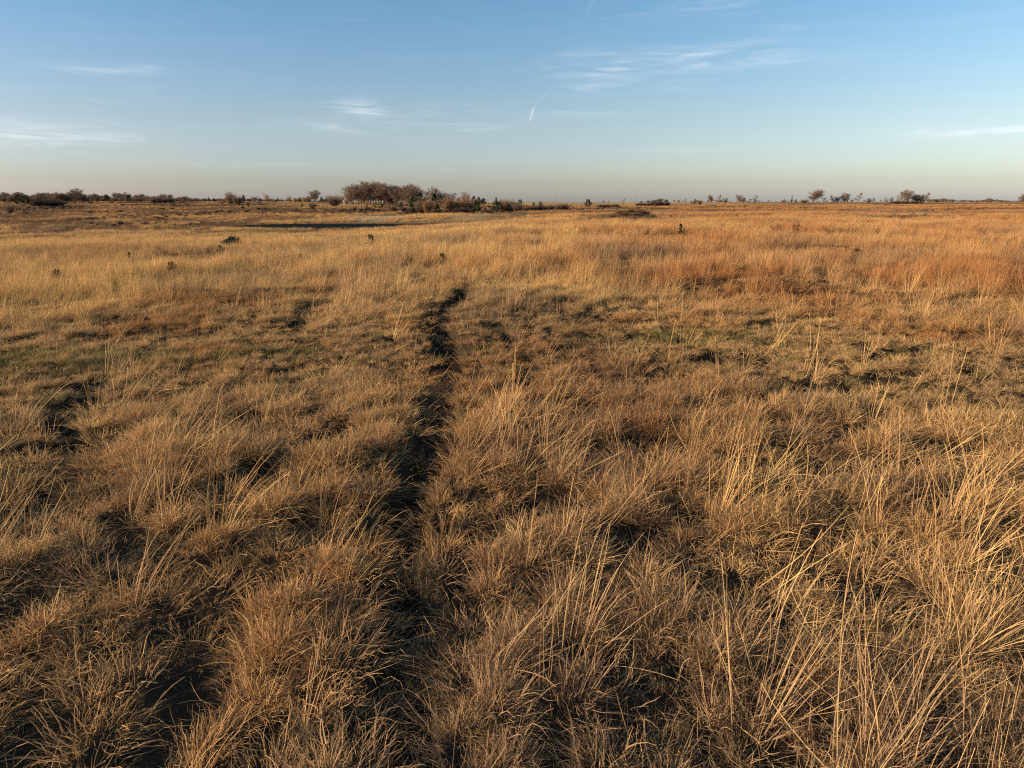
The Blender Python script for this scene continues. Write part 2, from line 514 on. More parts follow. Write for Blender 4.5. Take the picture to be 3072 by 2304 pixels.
# ------------------------------------------------------------------ ground
def build_ground():
    front = np.linspace(R(-58), R(58), 620)
    back = np.linspace(R(58), R(302), 60)[1:-1]
    A = np.concatenate([front, back])
    Rr = np.exp(np.linspace(math.log(.35), math.log(30000), 640))
    na, nr = len(A), len(Rr)
    aa, rr = np.meshgrid(A, Rr, indexing='ij')
    x = rr * np.sin(aa); y = rr * np.cos(aa)
    z = ground_z(x, y)
    V = np.stack([x, y, z], -1).reshape(-1, 3)
    i = np.arange(na)[:, None]; j = np.arange(nr - 1)[None, :]
    i2 = (i + 1) % na
    F = np.stack([i * nr + j, i * nr + j + 1, i2 * nr + j + 1, i2 * nr + j], -1).reshape(-1, 4)
    V = np.vstack([V, [[0, 0, float(ground_z(np.array([0.01]), np.array([.01]))[0])]]])
    c = len(V) - 1
    T = np.stack([np.full(na, c), np.arange(na) * nr, ((np.arange(na) + 1) % na) * nr], -1)
    d = np.hypot(V[:, 0], V[:, 1])
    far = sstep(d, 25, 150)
    bare = dark_mask(V[:, 0], V[:, 1])
    tr = trail_mask(V[:, 0], V[:, 1]) * (1 - sstep(d, 60, 100))
    straw = straw_ground(V[:, 0], V[:, 1])
    bare = np.maximum(bare, .55 * dull_of(V[:, 0], V[:, 1]) * sstep(d, 60, 140))  # far ground darkens under dull growth and the painted shade
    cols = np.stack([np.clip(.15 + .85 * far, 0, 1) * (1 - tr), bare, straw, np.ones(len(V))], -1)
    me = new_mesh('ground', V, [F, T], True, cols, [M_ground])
    o = link(bpy.data.objects.new('ground', me))
    tag(o, 'rolling prairie ground under the dry grass, reaching to the horizon', 'ground', kind='structure')


def dark_mask(x, y):
    """bare dark ground: pond bed and the thicket floor behind the dam"""
    q = pond_q(x, y)
    m = (1 - sstep(q, .75, 1.1)) * .85
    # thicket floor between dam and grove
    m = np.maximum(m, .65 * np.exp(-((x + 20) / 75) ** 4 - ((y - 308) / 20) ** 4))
    return m


def straw_ground(x, y):
    m = .85 * np.exp(-((x + 34) / 36) ** 4 - ((y - 262) / 15) ** 2)      # dam
    d = np.hypot(x, y); a = np.arctan2(x, y)
    m = np.maximum(m, .9 * sstep(d, 420, 560) * (1 - sstep(a, R(15), R(24))) * sstep(a, R(-6), R(-1)))   # pale far field
    m = np.maximum(m, .7 * sstep(d, 900, 1300) * sstep(a, R(15), R(24)))
    m = np.maximum(m, .8 * np.exp(-((x + 80) / 40) ** 4 - ((y - 395) / 22) ** 2))
    return m


# ------------------------------------------------------------------ grass blades
def blades(n, root_r, lmin, lmax, lean, lean_sd, curl, curl_sd, wid, wind=0.0, wind_az=0.0, segs=5, wob=0.0, taper=.8, z0=-.04, hue=0.0):
    """ribbons growing from the origin; theta = angle from upright, phi = heading"""
    phi = rng.uniform(0, 2 * math.pi, n)
    # bias headings to the wind
    hx = np.cos(phi) + wind * math.cos(wind_az); hy = np.sin(phi) + wind * math.sin(wind_az)
    ph = np.arctan2(hy, hx)
    mag = np.hypot(hx, hy)
    rr = root_r * np.sqrt(rng.uniform(0, 1, n))
    px = rr * np.cos(phi); py = rr * np.sin(phi); pz = np.full(n, z0)
    L = rng.uniform(lmin, lmax, n)
    th0 = np.abs(rng.normal(lean, lean_sd, n)) * np.clip(mag, .35, 1.6)
    cu = rng.normal(curl, curl_sd, n)
    tw = rng.normal(0, .5, n)
    roll = rng.uniform(-1.0, 1.0, n)
    w = wid * rng.uniform(.6, 1.3, n)
    br = rng.uniform(0, 1, n)
    pts = []; cols = []
    ds = L / segs
    x, y, z = px.copy(), py.copy(), pz.copy()
    for k in range(segs + 1):
        t = k / segs
        th = th0 + cu * t ** 1.3
        p_ = ph + tw * t + (wob * rng.normal(0, 1, n) if wob else 0)
        sx, sy = -np.sin(p_), np.cos(p_)
        cx, cy, cz = np.cos(p_) * np.cos(th), np.sin(p_) * np.cos(th), -np.sin(th)
        wx = sx * np.cos(roll) + cx * np.sin(roll); wy = sy * np.cos(roll) + cy * np.sin(roll); wz = cz * np.sin(roll)
        hw = w * .5 * (1 - taper * t ** 2)
        pts.append(np.stack([x - wx * hw, y - wy * hw, z - wz * hw], -1))
        pts.append(np.stack([x + wx * hw, y + wy * hw, z + wz * hw], -1))
        c_ = np.stack([br, np.full(n, t), np.full(n, hue), np.ones(n)], -1)
        cols += [c_, c_]
        x = x + np.sin(th) * np.cos(p_) * ds; y = y + np.sin(th) * np.sin(p_) * ds; z = np.maximum(z + np.cos(th) * ds, .01 if k > 0 else -1)
    V = np.stack(pts, 1).reshape(-1, 3)      # n, 2*(segs+1)
    C = np.stack(cols, 1).reshape(-1, 4)
    b = (np.arange(n) * 2 * (segs + 1))[:, None]; k = (np.arange(segs) * 2)[None, :]
    F = np.stack([b + k, b + k + 1, b + k + 3, b + k + 2], -1).reshape(-1, 4)
    return V, F, C


def join(parts):
    Vs, Fs, Cs = [], [], []
    off = 0
    for V, F, C in parts:
        Vs.append(V); Fs.append(F + off); Cs.append(C); off += len(V)
    return np.vstack(Vs), np.vstack(Fs), np.vstack(Cs)


def source(name, parts, material, coll):
    V, F, C = join(parts)
    me = new_mesh(name, V, F, False, C, [material])
    o = bpy.data.objects.new(name, me)
    coll.objects.link(o)
    return o


WIND = R(28)      # heading of the lean, from +X towards +Y
src = {}
def coll(k):
    c = bpy.data.collections.new('source_' + k); src[k] = c
    return c


c = coll('leaf_tuft')
for i in range(14):      # low matted tussock of tangled curling leaves
    wz = WIND + rng.normal(0, .9)
    source('leaf_tuft_%d' % i, [
        blades(22, .10, .16, .36, .75, .45, 1.6, 1.0, .0070, .9, wz, 6, .30),
        blades(80, .15, .07, .22, 1.0, .55, .9, 1.4, .0060, .45, wz, 5, .55),
        blades(8, .10, .22, .50, .45, .35, 1.0, .8, .0062, 1.0, wz, 6, .14),
        blades(22, .16, .12, .34, 1.2, .3, .3, .9, .0066, .7, wz, 5, .32)], M_mat, c)
c = coll('litter')
for i in range(5):      # flattened old leaves between the tussocks
    source('litter_%d' % i, [
        blades(70, .24, .12, .36, 1.25, .25, .35, .45, .0058, .2, WIND, 4, .3),
        blades(35, .22, .06, .18, .6, .4, .8, .6, .0048, .1, WIND, 3, .2)], M_mat, c)
c = coll('stem_tuft')
for i in range(14):      # loose bunch of tall flowering stems, some fallen over, few leaves at the foot
    wz = WIND + rng.normal(0, .45); ln = rng.uniform(.18, .62)
    source('stem_tuft_%d' % i, [
        blades(int(rng.integers(3, 12)), .12, .60, 1.35, ln, .14, .25, .25, .0072, 1.6, wz, 6, .02, .5),
        blades(2, .12, .6, 1.2, ln + .45, .25, .5, .5, .0066, 1.4, wz, 7, .10, .55),
        blades(2, .15, .6, 1.1, 1.15, .2, .10, .15, .0068, .3, wz, 5, .03, .5),
        blades(14, .12, .14, .38, .7, .4, 1.6, 1.0, .0058, .7, wz, 6, .3)], M_stem, c)
c = coll('stand')
for i in range(6):      # upright stand of fine stems, 0.7-1 m
    source('stand_%d' % i, [
        blades(46, .20, .55, 1.05, .16, .10, .25, .18, .0066, .8, WIND, 4, .02, .6),
        blades(44, .22, .20, .5, .4, .25, 1.0, .5, .0060, .5, WIND, 4, .12)], M_stand, c)
c = coll('far_tuft')
for i in range(5):      # broad patch for the distance
    source('far_tuft_%d' % i, [
        blades(80, .6, .35, .85, .2, .15, .5, .3, .014, .7, WIND, 3, .05, .6),
        blades(70, .8, .2, .45, .5, .3, .8, .4, .016, .4, WIND, 3, .1, .6)], M_mat, c)
c = coll('green_tuft')
for i in range(4):      # short live grass
    source('green_tuft_%d' % i, [blades(110, .14, .08, .24, .4, .25, .8, .4, .0042, .1, WIND, 4, .1)], M_mat, c)


def instancer(name, key, pts, rotz, scl, tilt, tint, idx, label, cat):
    me = bpy.data.meshes.new(name)
    n = len(pts)
    me.vertices.add(n)
    me.vertices.foreach_set('co', pts.astype(np.float32).ravel())
    def attr(nm, ty, arr, fld):
        a_ = me.attributes.new(nm, ty, 'POINT')
        a_.data.foreach_set(fld, np.ascontiguousarray(arr).ravel())
    attr('turn', 'FLOAT_VECTOR', np.stack([tilt[:, 0], tilt[:, 1], rotz], -1).astype(np.float32), 'vector')
    attr('size', 'FLOAT_VECTOR', scl.astype(np.float32), 'vector')
    attr('tint', 'FLOAT_VECTOR', tint.astype(np.float32), 'vector')
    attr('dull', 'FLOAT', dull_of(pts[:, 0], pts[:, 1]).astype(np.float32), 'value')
    attr('pick', 'INT', idx.astype(np.int32), 'value')
    o = link(bpy.data.objects.new(name, me))
    g = bpy.data.node_groups.new(name + '_nodes', 'GeometryNodeTree')
    g.interface.new_socket('Geometry', in_out='INPUT', socket_type='NodeSocketGeometry')
    g.interface.new_socket('Geometry', in_out='OUTPUT', socket_type='NodeSocketGeometry')
    N = NT(g)
    gi = N.n('NodeGroupInput'); go = N.n('NodeGroupOutput')
    ci = N.n('GeometryNodeCollectionInfo', transform_space='ORIGINAL')
    ci.inputs['Collection'].default_value = src[key]
    ci.inputs['Separate Children'].default_value = True
    ci.inputs['Reset Children'].default_value = True
    ip = N.n('GeometryNodeInstanceOnPoints')
    ip.inputs['Pick Instance'].default_value = True
    def na(nm, ty):
        return N.n('GeometryNodeInputNamedAttribute', data_type=ty, i_Name=nm).outputs[0]
    N.put(ip.inputs['Points'], gi.outputs[0])
    N.put(ip.inputs['Instance'], ci.outputs[0])
    N.put(ip.inputs['Instance Index'], na('pick', 'INT'))
    e2r = N.n('FunctionNodeEulerToRotation')
    N.put(e2r.inputs[0], na('turn', 'FLOAT_VECTOR'))
    N.put(ip.inputs['Rotation'], e2r.outputs[0])
    N.put(ip.inputs['Scale'], na('size', 'FLOAT_VECTOR'))
    N.put(go.inputs[0], ip.outputs[0])
    md = o.modifiers.new('scatter', 'NODES')
    md.node_group = g
    tag(o, label, cat, kind='stuff')
    return o


def scatter(r0, r1, dens, half=R(45), jitter=None):
    """random points over a sector; dens per square metre"""
    area = half * (r1 * r1 - r0 * r0)
    n = int(area * dens)
    r = np.sqrt(rng.uniform(r0 * r0, r1 * r1, n)); a = rng.uniform(-half, half, n)
    return r * np.sin(a), r * np.cos(a)


RUST = [(1950, 38, 2.8, 1.8, .95), (2340, 34, 3.2, 2.0, .9), (2180, 40, 4, 2.0, .8), (3000, 25, 2.6, 1.4, .95), (1820, 24, 1.6, 1.2, .8), (1260, 23, 1.2, 1.5, .8),
        (2650, 33, 3.5, 1.6, .7), (620, 31, 3.5, 1.8, .8), (1960, 12, .8, .7, .8), (1700, 42, 3, 2, .6), (2850, 45, 5, 3, .7)]


def tint_of(x, y):
    d = np.hypot(x, y); a = np.arctan2(x, y)
    rus = sstep(fbm(x / 3.1 + 5, y / 4.6, 71, 3), .56, .78) * .6
    rus = np.maximum(rus, sstep(fbm(x / 9, y / 12, 77, 3), .50, .74) * .6)
    rus = rus * (1 - .45 * (1 - sstep(d, 10, 20)))
    for (u, dd, a_, b_, s_) in RUST:
        cx, cy = at(u, dd)
        rus = np.maximum(rus, s_ * (1 - sstep(((x - cx) / a_) ** 2 + ((y - cy) / b_) ** 2 + .6 * (vnoise(x / 1.3, y / 1.3, 620) - .5), .5, 1.3)))
    # warmer on the right at mid distance, paler on the left
    rus = rus + .50 * sstep(a, R(-8), R(18)) * sstep(d, 18, 45)
    rus = rus + .38 * sstep(d, 170, 260)
    str_ = sstep(fbm(x / 9 + 2, y / 15, 81, 3), .48, .72) * .75
    band = sstep(d, 26, 42) * (1 - sstep(d, 120, 150)) * (1 - sstep(a, R(-2), R(12)))
    str_ = str_ * (1 - .5 * sstep(a, R(2), R(20))) + .35 * band
    str_ = np.maximum(str_, .85 * np.exp(-((d - 114) / 13) ** 4) * (1 - sstep(a, R(-22), R(-10))))
    near = 1 - sstep(d, 10, 26)
    str_ = str_ * (1 - .55 * near)
    str_ = np.maximum(str_, .9 * np.exp(-((x + 34) / 38) ** 4 - ((y - 262) / 16) ** 2))
    gr = green_mask(x, y)
    rus = rus * (1 - gr); str_ = str_ * (1 - gr)
    return np.stack([np.clip(rus, 0, 1), np.clip(str_, 0, 1), gr * .9], -1)


# dull purple brown growth, with gully shadow and mound shade painted in as colour: azimuth column, distance, half width, half depth, strength
DULL_SHADE = [(60, 176, 24, 7, .9), (330, 168, 30, 5, .6), (130, 92, 17, 2.5, .7), (30, 250, 12, 6, .6), (480, 190, 20, 5, .7), (300, 215, 22, 6, .6), (120, 330, 22, 8, .5),
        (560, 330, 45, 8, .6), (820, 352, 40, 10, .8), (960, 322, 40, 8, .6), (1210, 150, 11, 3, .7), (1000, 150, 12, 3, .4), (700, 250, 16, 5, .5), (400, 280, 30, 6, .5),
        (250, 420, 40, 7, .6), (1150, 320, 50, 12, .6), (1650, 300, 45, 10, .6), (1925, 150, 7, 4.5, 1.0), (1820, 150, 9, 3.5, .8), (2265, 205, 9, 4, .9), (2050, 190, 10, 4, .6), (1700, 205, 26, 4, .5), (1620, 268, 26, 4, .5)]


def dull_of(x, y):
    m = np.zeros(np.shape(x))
    for (u, dd, a_, b_, s_) in DULL_SHADE:
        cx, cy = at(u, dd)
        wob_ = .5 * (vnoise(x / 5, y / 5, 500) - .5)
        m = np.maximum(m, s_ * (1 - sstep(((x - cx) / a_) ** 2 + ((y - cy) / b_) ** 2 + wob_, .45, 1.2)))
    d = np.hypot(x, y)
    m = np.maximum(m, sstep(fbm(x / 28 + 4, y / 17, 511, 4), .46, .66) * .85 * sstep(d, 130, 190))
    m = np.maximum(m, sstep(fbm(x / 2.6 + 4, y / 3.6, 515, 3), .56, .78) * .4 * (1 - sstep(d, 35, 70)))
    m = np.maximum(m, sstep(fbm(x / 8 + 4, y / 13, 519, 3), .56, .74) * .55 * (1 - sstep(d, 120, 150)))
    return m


def green_mask(x, y):
    m = .7 * np.exp(-((y - 18.6 - .02 * (x + 9)) / 1.1) ** 2) * sstep(-x, 4.4, 6.5) * sstep(fbm(x / 1.1, y / .8, 91, 2), .38, .62)
    m = np.maximum(m, .6 * np.exp(-((x - 4.5) / 3.0) ** 2 - ((y - 20.5) / 1.0) ** 2) * sstep(fbm(x / .9, y / .7, 93, 2), .45, .62))
    m = np.maximum(m, .95 * np.exp(-((x + 56) / 18) ** 4 - ((y - 163) / 7) ** 2))
    m = np.maximum(m, .7 * np.exp(-((x - 20) / 8) ** 4 - ((y - 151) / 4.5) ** 4))
    return m


def bare_mask(x, y):
    m = np.maximum(trail_mask(x, y),   .9 * hollow_mask(x, y))
    m = np.maximum(m, 1 - sstep(pond_q(x, y), .95, 1.15))
    return m


def emit(name, key, x, y, s_lo, s_hi, keep, label, cat, zs=None, turn=.9, nvar=None, dz=0.0, tl=.10, tint=None):
    k = rng.uniform(0, 1, len(x)) < keep
    x = x[k]; y = y[k]
    n = len(x)
    z = ground_z(x, y) + dz
    s = rng.uniform(s_lo, s_hi, n)
    if zs is not None:
        s = s * zs[k]
    sz = s * rng.uniform(.85, 1.15, n)
    rot = rng.normal(0, turn, n)
    t = tint_of(x, y) if tint is None else tint(x, y)
    nv = len(src[key].objects)
    print(name, n)
    return instancer(name, key, np.stack([x, y, z], -1), rot, np.stack([s, s, sz], -1), rng.normal(0, tl, (n, 2)), t,
                     rng.integers(0, nv, n), label, cat)


def cat_pts(*a):
    return np.concatenate([p[0] for p in a]), np.concatenate([p[1] for p in a])


build_ground()
# the grass is thinner just before each young cedar and the brush pile
YOUNG = [(1106, 74), (487, 49.5), (647, 76), (136, 47), (321, 53), (367, 71), (888, 54), (1228, 48), (1322, 46), (2046, 79), (2345, 88), (2392, 80)]


def clear_mask(x, y):
    m = np.zeros(np.shape(x))
    for (u, dd) in YOUNG:
        cx, cy = at(u, dd - 1.3)
        m = np.maximum(m, .85 * np.exp(-((x - cx) / .9) ** 4 - ((y - cy) / 2.2) ** 4))
    cx, cy = at(668, 103)
    return np.maximum(m, .9 * np.exp(-((x - cx) / 3) ** 4 - ((y - cy) / 4) ** 4))


# litter mat
x, y = cat_pts(scatter(.5, 4, 10, R(180)), scatter(4, 16, 12, R(62)), scatter(16, 40, 5), scatter(40, 75, 1.5))
b = bare_mask(x, y)
emit('grass_litter', 'litter', x, y, .9, 1.5, (1 - .3 * b) * (1 - .45 * trail_mask(x, y)) * np.clip(sstep(hummock(x, y), .34, .5), .3, 1), 'flattened dead leaves matted between the grass tussocks', 'litter', turn=3.0, tl=.15)
# leafy tussocks
x, y = cat_pts(scatter(.5, 4, 9, R(180)), scatter(4, 15, 50, R(60)), scatter(15, 32, 28), scatter(32, 60, 6.5), scatter(60, 110, 1.0))
b = np.maximum(bare_mask(x, y), np.maximum(trail_mask(x + .14, y), trail_mask(x - .07, y))); h = hummock(x, y); d = np.hypot(x, y)
g = green_mask(x, y)
th = .443 + .062 * (1 - sstep(d, 9, 18)) + .025 * sstep(d, 22, 30)
keep = np.clip((h - th) / .07, .02, 1) * (1 - b) * (1 - .75 * g)
low = 1 - .45 * sstep(d, 13, 18) * (1 - sstep(d, 22, 28))       # shorter, grazed band in the middle distance
pd = polydist(x, y, PATH)
zs = (.55 + .95 * sstep(h, .44, .64)) * low * (1 - .4 * np.exp(-(pd / .9) ** 2)) * (1 + .7 * sstep(d, 26, 40))
emit('prairie_grass', 'leaf_tuft', x, y, .60, 1.02, keep, 'dense tussocks of arching cured tan grass covering the near field', 'grass', zs=zs)
# tall stems
x, y = cat_pts(scatter(.5, 4, 2.8, R(180)), scatter(4, 13, 7.0, R(60)), scatter(13, 30, 4.6), scatter(30, 60, 3.0), scatter(60, 100, 1.0))
b = bare_mask(x, y); h = fbm(x / 1.3 + 9, y / 2.0, 55, 3); d = np.hypot(x, y)
b = np.maximum(b, np.maximum(trail_mask(x + .3, y), .8 * np.exp(-(polydist(x, y, PATH) / .75) ** 2) * (d > 11)))
grz = 1 - .88 * sstep(d, 11, 15) * (1 - sstep(d, 24, 32))
bunch = np.zeros(len(x))
for (bx, by, br) in ((-3.6, 5.8, .8), (-4.4, 8.9, .9), (-1.55, 4.5, .35), (.35, 7.1, .6), (.6, 5.5, .45), (2.0, 4.5, .4), (3.0, 5.6, .6), (4.1, 5.3, .45), (.5, 10.9, .9),
                     (-9.0, 12.9, 1.2), (-2.1, 7.0, .45), (5.2, 7.6, 1.2), (-2.4, 4.6, .3), (3.2, 8.6, .9), (-6.0, 6.6, .8), (-3.0, 4.9, .5), (-2.6, 8.4, .5), (-.2, 5.2, .3), (-.1, 9.6, .5), (-5.4, 10.4, .8)):
    bunch = np.maximum(bunch, np.exp(-(((x - bx) ** 2 + (y - by) ** 2) / br ** 2) ** 2))
keep = np.maximum(sstep(h, .52, .70) * .8, bunch) * grz * (1 - b) * (1 - .9 * green_mask(x, y)) + .035 * (1 - b)
emit('tall_grass', 'stem_tuft', x, y, .62, 1.08, keep, 'tall golden grass stems leaning to the right above the tussocks', 'grass', turn=.45, tl=.12)
# upright stands of the middle distance
x, y = cat_pts(scatter(22, 60, 5.0), scatter(60, 110, 3.2), scatter(110, 165, 1.8))
b = bare_mask(x, y); d = np.hypot(x, y); a = np.arctan2(x, y)
hn = fbm(x / 5 + 3, y / 9, 63, 3)
line = 34 + 9 * sstep(a, R(-5), R(20)) + 10 * (fbm(x / 6, y * 0 + 1, 66, 2) - .5)
hm = .6 * hummock(x * .7, y * .7) + .4 * fbm(x / 2.6, y / 3.4, 97, 2)
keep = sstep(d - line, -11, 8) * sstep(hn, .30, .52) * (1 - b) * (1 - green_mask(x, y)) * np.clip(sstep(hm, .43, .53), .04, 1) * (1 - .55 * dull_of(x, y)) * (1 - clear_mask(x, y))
emit('meadow_grass', 'stand', x, y, .8, 1.15, keep, 'pale upright stand of cured grass across the middle of the field', 'grass', zs=(.72 + .5 * sstep(hm, .40, .62)) * (1 - .35 * sstep(d, 115, 150) * (1 - sstep(a, R(-6), R(2)))), turn=.5, tl=.09)
# distant grass
x, y = cat_pts(scatter(95, 180, 1.3, R(43)), scatter(180, 300, .55, R(43)), scatter(300, 560, .20, R(43)))
b = np.maximum(bare_mask(x, y), .6 * dark_mask(x, y)); hn = fbm(x / 13 + 3, y / 24, 68, 4)
d = np.hypot(x, y)
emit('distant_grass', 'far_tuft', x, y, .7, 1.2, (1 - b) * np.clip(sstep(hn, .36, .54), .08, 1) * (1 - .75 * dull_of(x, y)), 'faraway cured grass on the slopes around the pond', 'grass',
     zs=1 - .3 * sstep(d, 250, 420), turn=.5, tl=.05)
# green grass
x, y = cat_pts(scatter(15, 25, 16), scatter(5, 15, 1.2))
g = green_mask(x, y); d = np.hypot(x, y)
keep = np.clip(g * 1.0, 0, 1) + .05 * (1 - trail_mask(x, y)) * (1 - trail_mask(x, y))
emit('green_grass', 'green_tuft', x, y, .7, 1.3, keep, 'short green grass showing low between the dry tussocks', 'grass', turn=3.0,
     tint=lambda x, y: np.stack([np.zeros(len(x)), np.zeros(len(x)), np.full(len(x), .95)], -1))

# ------------------------------------------------------------------ pond water
def build_pond():
    n = 96
    t = np.linspace(0, 2 * math.pi, n, endpoint=False)
    r = 1 + .10 * np.sin(3 * t + .6) + .06 * np.sin(7 * t)
    V = [[-57, 222, -3.06]]; F = []
    for k in range(n):
        V.append([-57 + 30 * r[k] * math.cos(t[k]), 222 + 16 * r[k] * math.sin(t[k]), -3.06])
        F.append([0, 1 + k, 1 + (k + 1) % n])
    m, N, o = mat('pond_water')
    geo = N.n('ShaderNodeNewGeometry')
    b = N.n('ShaderNodeBsdfPrincipled', i_Roughness=.28)
    b.inputs['Base Color'].default_value = (.016, .022, .022, 1)
    b.inputs['Specular IOR Level'].default_value = .0
    bp = N.n('ShaderNodeBump', i_Strength=.8, i_Distance=.15)
    N.put(bp.inputs['Height'], N.noise(geo.outputs['Position'], 2.2, 3.0)); N.put(b.inputs['Normal'], bp.outputs[0])
    N.put(o.inputs[0], b.outputs[0])
    ob = link(bpy.data.objects.new('pond', new_mesh('pond', np.array(V, float), np.array(F), True, None, [m])))
    tag(ob, 'narrow dark pond lying in the hollow in front of the grove', 'pond', kind='structure')


build_pond()


# ------------------------------------------------------------------ plants
def tube_mesh(segs, sides=5):
    """segs: list of (p0, p1, r0, r1)"""
    P0 = np.array([s[0] for s in segs], float); P1 = np.array([s[1] for s in segs], float)
    r0 = np.array([s[2] for s in segs])[:, None]; r1 = np.array([s[3] for s in segs])[:, None]
    d = P1 - P0; d /= np.linalg.norm(d, axis=1, keepdims=True) + 1e-9
    ref = np.where(np.abs(d[:, 2:3]) > .9, np.array([[1., 0, 0]]), np.array([[0, 0, 1.]]))
    a = np.cross(d, ref); a /= np.linalg.norm(a, axis=1, keepdims=True); b = np.cross(d, a)
    V = []
    for P_, r in ((P0, r0), (P1, r1)):
        for k in range(sides):
            an = 2 * math.pi * k / sides
            V.append(P_ + (a * math.cos(an) + b * math.sin(an)) * r)
    V = np.stack(V, 1).reshape(-1, 3)
    base = (np.arange(len(segs)) * 2 * sides)[:, None]
    F = [np.concatenate([base + k, base + (k + 1) % sides, base + sides + (k + 1) % sides, base + sides + k], 1) for k in range(sides)]
    return V, np.stack(F, 1).reshape(-1, 4)


def strip_mesh(segs, R_=rng):
    P0 = np.array([s[0] for s in segs], float); P1 = np.array([s[1] for s in segs], float)
    r0 = np.array([s[2] for s in segs])[:, None]; r1 = np.array([s[3] for s in segs])[:, None]
    d = P1 - P0
    ref = R_.normal(0, 1, d.shape)
    a = np.cross(d, ref); a /= np.linalg.norm(a, axis=1, keepdims=True) + 1e-9
    V = np.stack([P0 - a * r0, P0 + a * r0, P1 + a * r1, P1 - a * r1], 1).reshape(-1, 3)
    F = (np.arange(len(segs)) * 4)[:, None] + np.arange(4)[None, :]
    C = np.repeat(R_.uniform(0, 1, len(segs)), 4)
    return V, F, np.stack([C, C, C, np.ones_like(C)], -1)


def unit(v):
    n = math.sqrt(v[0] ** 2 + v[1] ** 2 + v[2] ** 2) + 1e-9
    return (v[0] / n, v[1] / n, v[2] / n)


def bare_tree_meshes(name, H=10.0, wide=.45, fork=.22, mains=4, boughs=9, twig=.028, seed=1, twigmat=None, dens=1.0, flat=1.0, low=.25):
    """leafless tree: short trunk, a few diverging mains, boughs filling a rounded crown, fans of twigs"""
    rd = random.Random(seed)
    big, small = [], []
    cz, rz, rx = H * (low + 1) / 2, H * (1 - low) / 2, H * wide

    def inside(p):
        return (p[0] / rx) ** 2 + (p[1] / rx) ** 2 + ((p[2] - cz) / rz) ** 2

    def add(p, q, r1, r2):
        (big if r1 > max(.05, twig * 1.2) else small).append((p, q, max(r1, twig), max(r2, twig * .8)))

    def limb(p, d, L, r, n, wob, upb):
        pts = [(p, d, r)]
        for k in range(n):
            d = unit((d[0] + rd.gauss(0, wob), d[1] + rd.gauss(0, wob), d[2] + rd.gauss(0, wob * .7) + upb))
            q = tuple(p[i] + d[i] * L / n for i in range(3))
            r2 = r * (1 - .75 / n)
            if k > 0 and inside(q) > 1.15 + .3 * rd.random():
                break
            add(p, q, r, r2)
            p, r = q, r2
            pts.append((p, d, r))
        return pts

    tr = limb((0, 0, -.3), (rd.gauss(0, .08), rd.gauss(0, .08), 1), H * fork + .3, .20, 3, .05, .05)
    top = tr[-1]
    a0 = rd.uniform(0, 6.28)
    for m_ in range(mains):
        an = a0 + m_ * 6.283 / mains + rd.gauss(0, .35)
        o = rd.uniform(.25, .85) * (wide / .45)
        if m_ == 0: o = .12
        base = tr[rd.choice((2, 3, 3))] if len(tr) > 3 else top
        main = limb(base[0], unit((math.cos(an) * o, math.sin(an) * o, flat)), H * rd.uniform(.55, .78), .13, 8, .13, .04)
        for j, (p, d, r) in enumerate(main[1:]):
            for _ in range(2 if j else 1):
                e = unit((d[0] + rd.gauss(0, .9), d[1] + rd.gauss(0, .9), d[2] * .5 + rd.gauss(.1, .35)))
                bough = limb(p, e, H * rd.uniform(.16, .34) * (1 - j * .05), max(.03, r * .5), 4, .2, .06)
                for (p2, d2, r2) in bough[1:]:
                    for _ in range(2):
                        f = unit((d2[0] + rd.gauss(0, .8), d2[1] + rd.gauss(0, .8), d2[2] * .7 + rd.gauss(.15, .4)))
                        br = limb(p2, f, H * rd.uniform(.07, .15), twig, 2, .25, .08)
                        for (p3, d3, r3) in br[1:]:
                            for _ in range(int(3 * dens + rd.random())):
                                g = unit((d3[0] + rd.gauss(0, .7), d3[1] + rd.gauss(0, .7), d3[2] * .7 + rd.gauss(.2, .4)))
                                l = H * rd.uniform(.03, .075)
                                small.append((p3, tuple(p3[i] + g[i] * l for i in range(3)), twig * .75, twig * .3))
    V, F = tube_mesh(big)
    m1 = new_mesh(name + '_trunk', V, F, True, None, [M_bark])
    V, F, C = strip_mesh(small)
    m2 = new_mesh(name + '_crown', V, F, False, C, [twigmat or M_twig])
    return m1, m2


def shrub_meshes(name, H=3.0, seed=1, twigmat=None, dens=1.0, twig=.016):
    rd = random.Random(seed)
    stems, small = [], []
    for s in range(int(26 * dens)):
        a = rd.uniform(0, 2 * math.pi); o = rd.uniform(.05, .75)
        d = unit((math.cos(a) * o, math.sin(a) * o, 1)); p = (math.cos(a) * rd.uniform(0, .2), math.sin(a) * rd.uniform(0, .2), -.1)
        L = H * rd.uniform(.6, 1.05); n = 5
        for k in range(n):
            q = (p[0] + d[0] * L / n, p[1] + d[1] * L / n, p[2] + d[2] * L / n)
            r = .028 * (1 - k / n * .6)
            stems.append((p, q, r, r * .85))
            for _ in range(7 if k else 3):
                e = unit((d[0] + rd.gauss(0, .7), d[1] + rd.gauss(0, .7), d[2] * .8 + rd.gauss(0, .45)))
                l = H * rd.uniform(.10, .30)
                t = rd.random(); b = tuple(p[i] + (q[i] - p[i]) * t for i in range(3))
                m_ = tuple(b[i] + e[i] * l * .5 for i in range(3))
                small.append((b, m_, twig, twig * .8))
                for __ in range(3):
                    g_ = unit((e[0] + rd.gauss(0, .6), e[1] + rd.gauss(0, .6), e[2] + rd.gauss(.1, .5)))
                    small.append((m_, tuple(m_[i] + g_[i] * l * .6 for i in range(3)), twig * .8, twig * .4))
            p = q; d = unit((d[0] + rd.gauss(0, .16), d[1] + rd.gauss(0, .16), d[2]))
    V, F = tube_mesh(stems, 3)
    m1 = new_mesh(name + '_stems', V, F, True, None, [twigmat or M_twig])
    V, F, C = strip_mesh(small)
    return m1, new_mesh(name + '_twigs', V, F, False, C, [twigmat or M_twig])


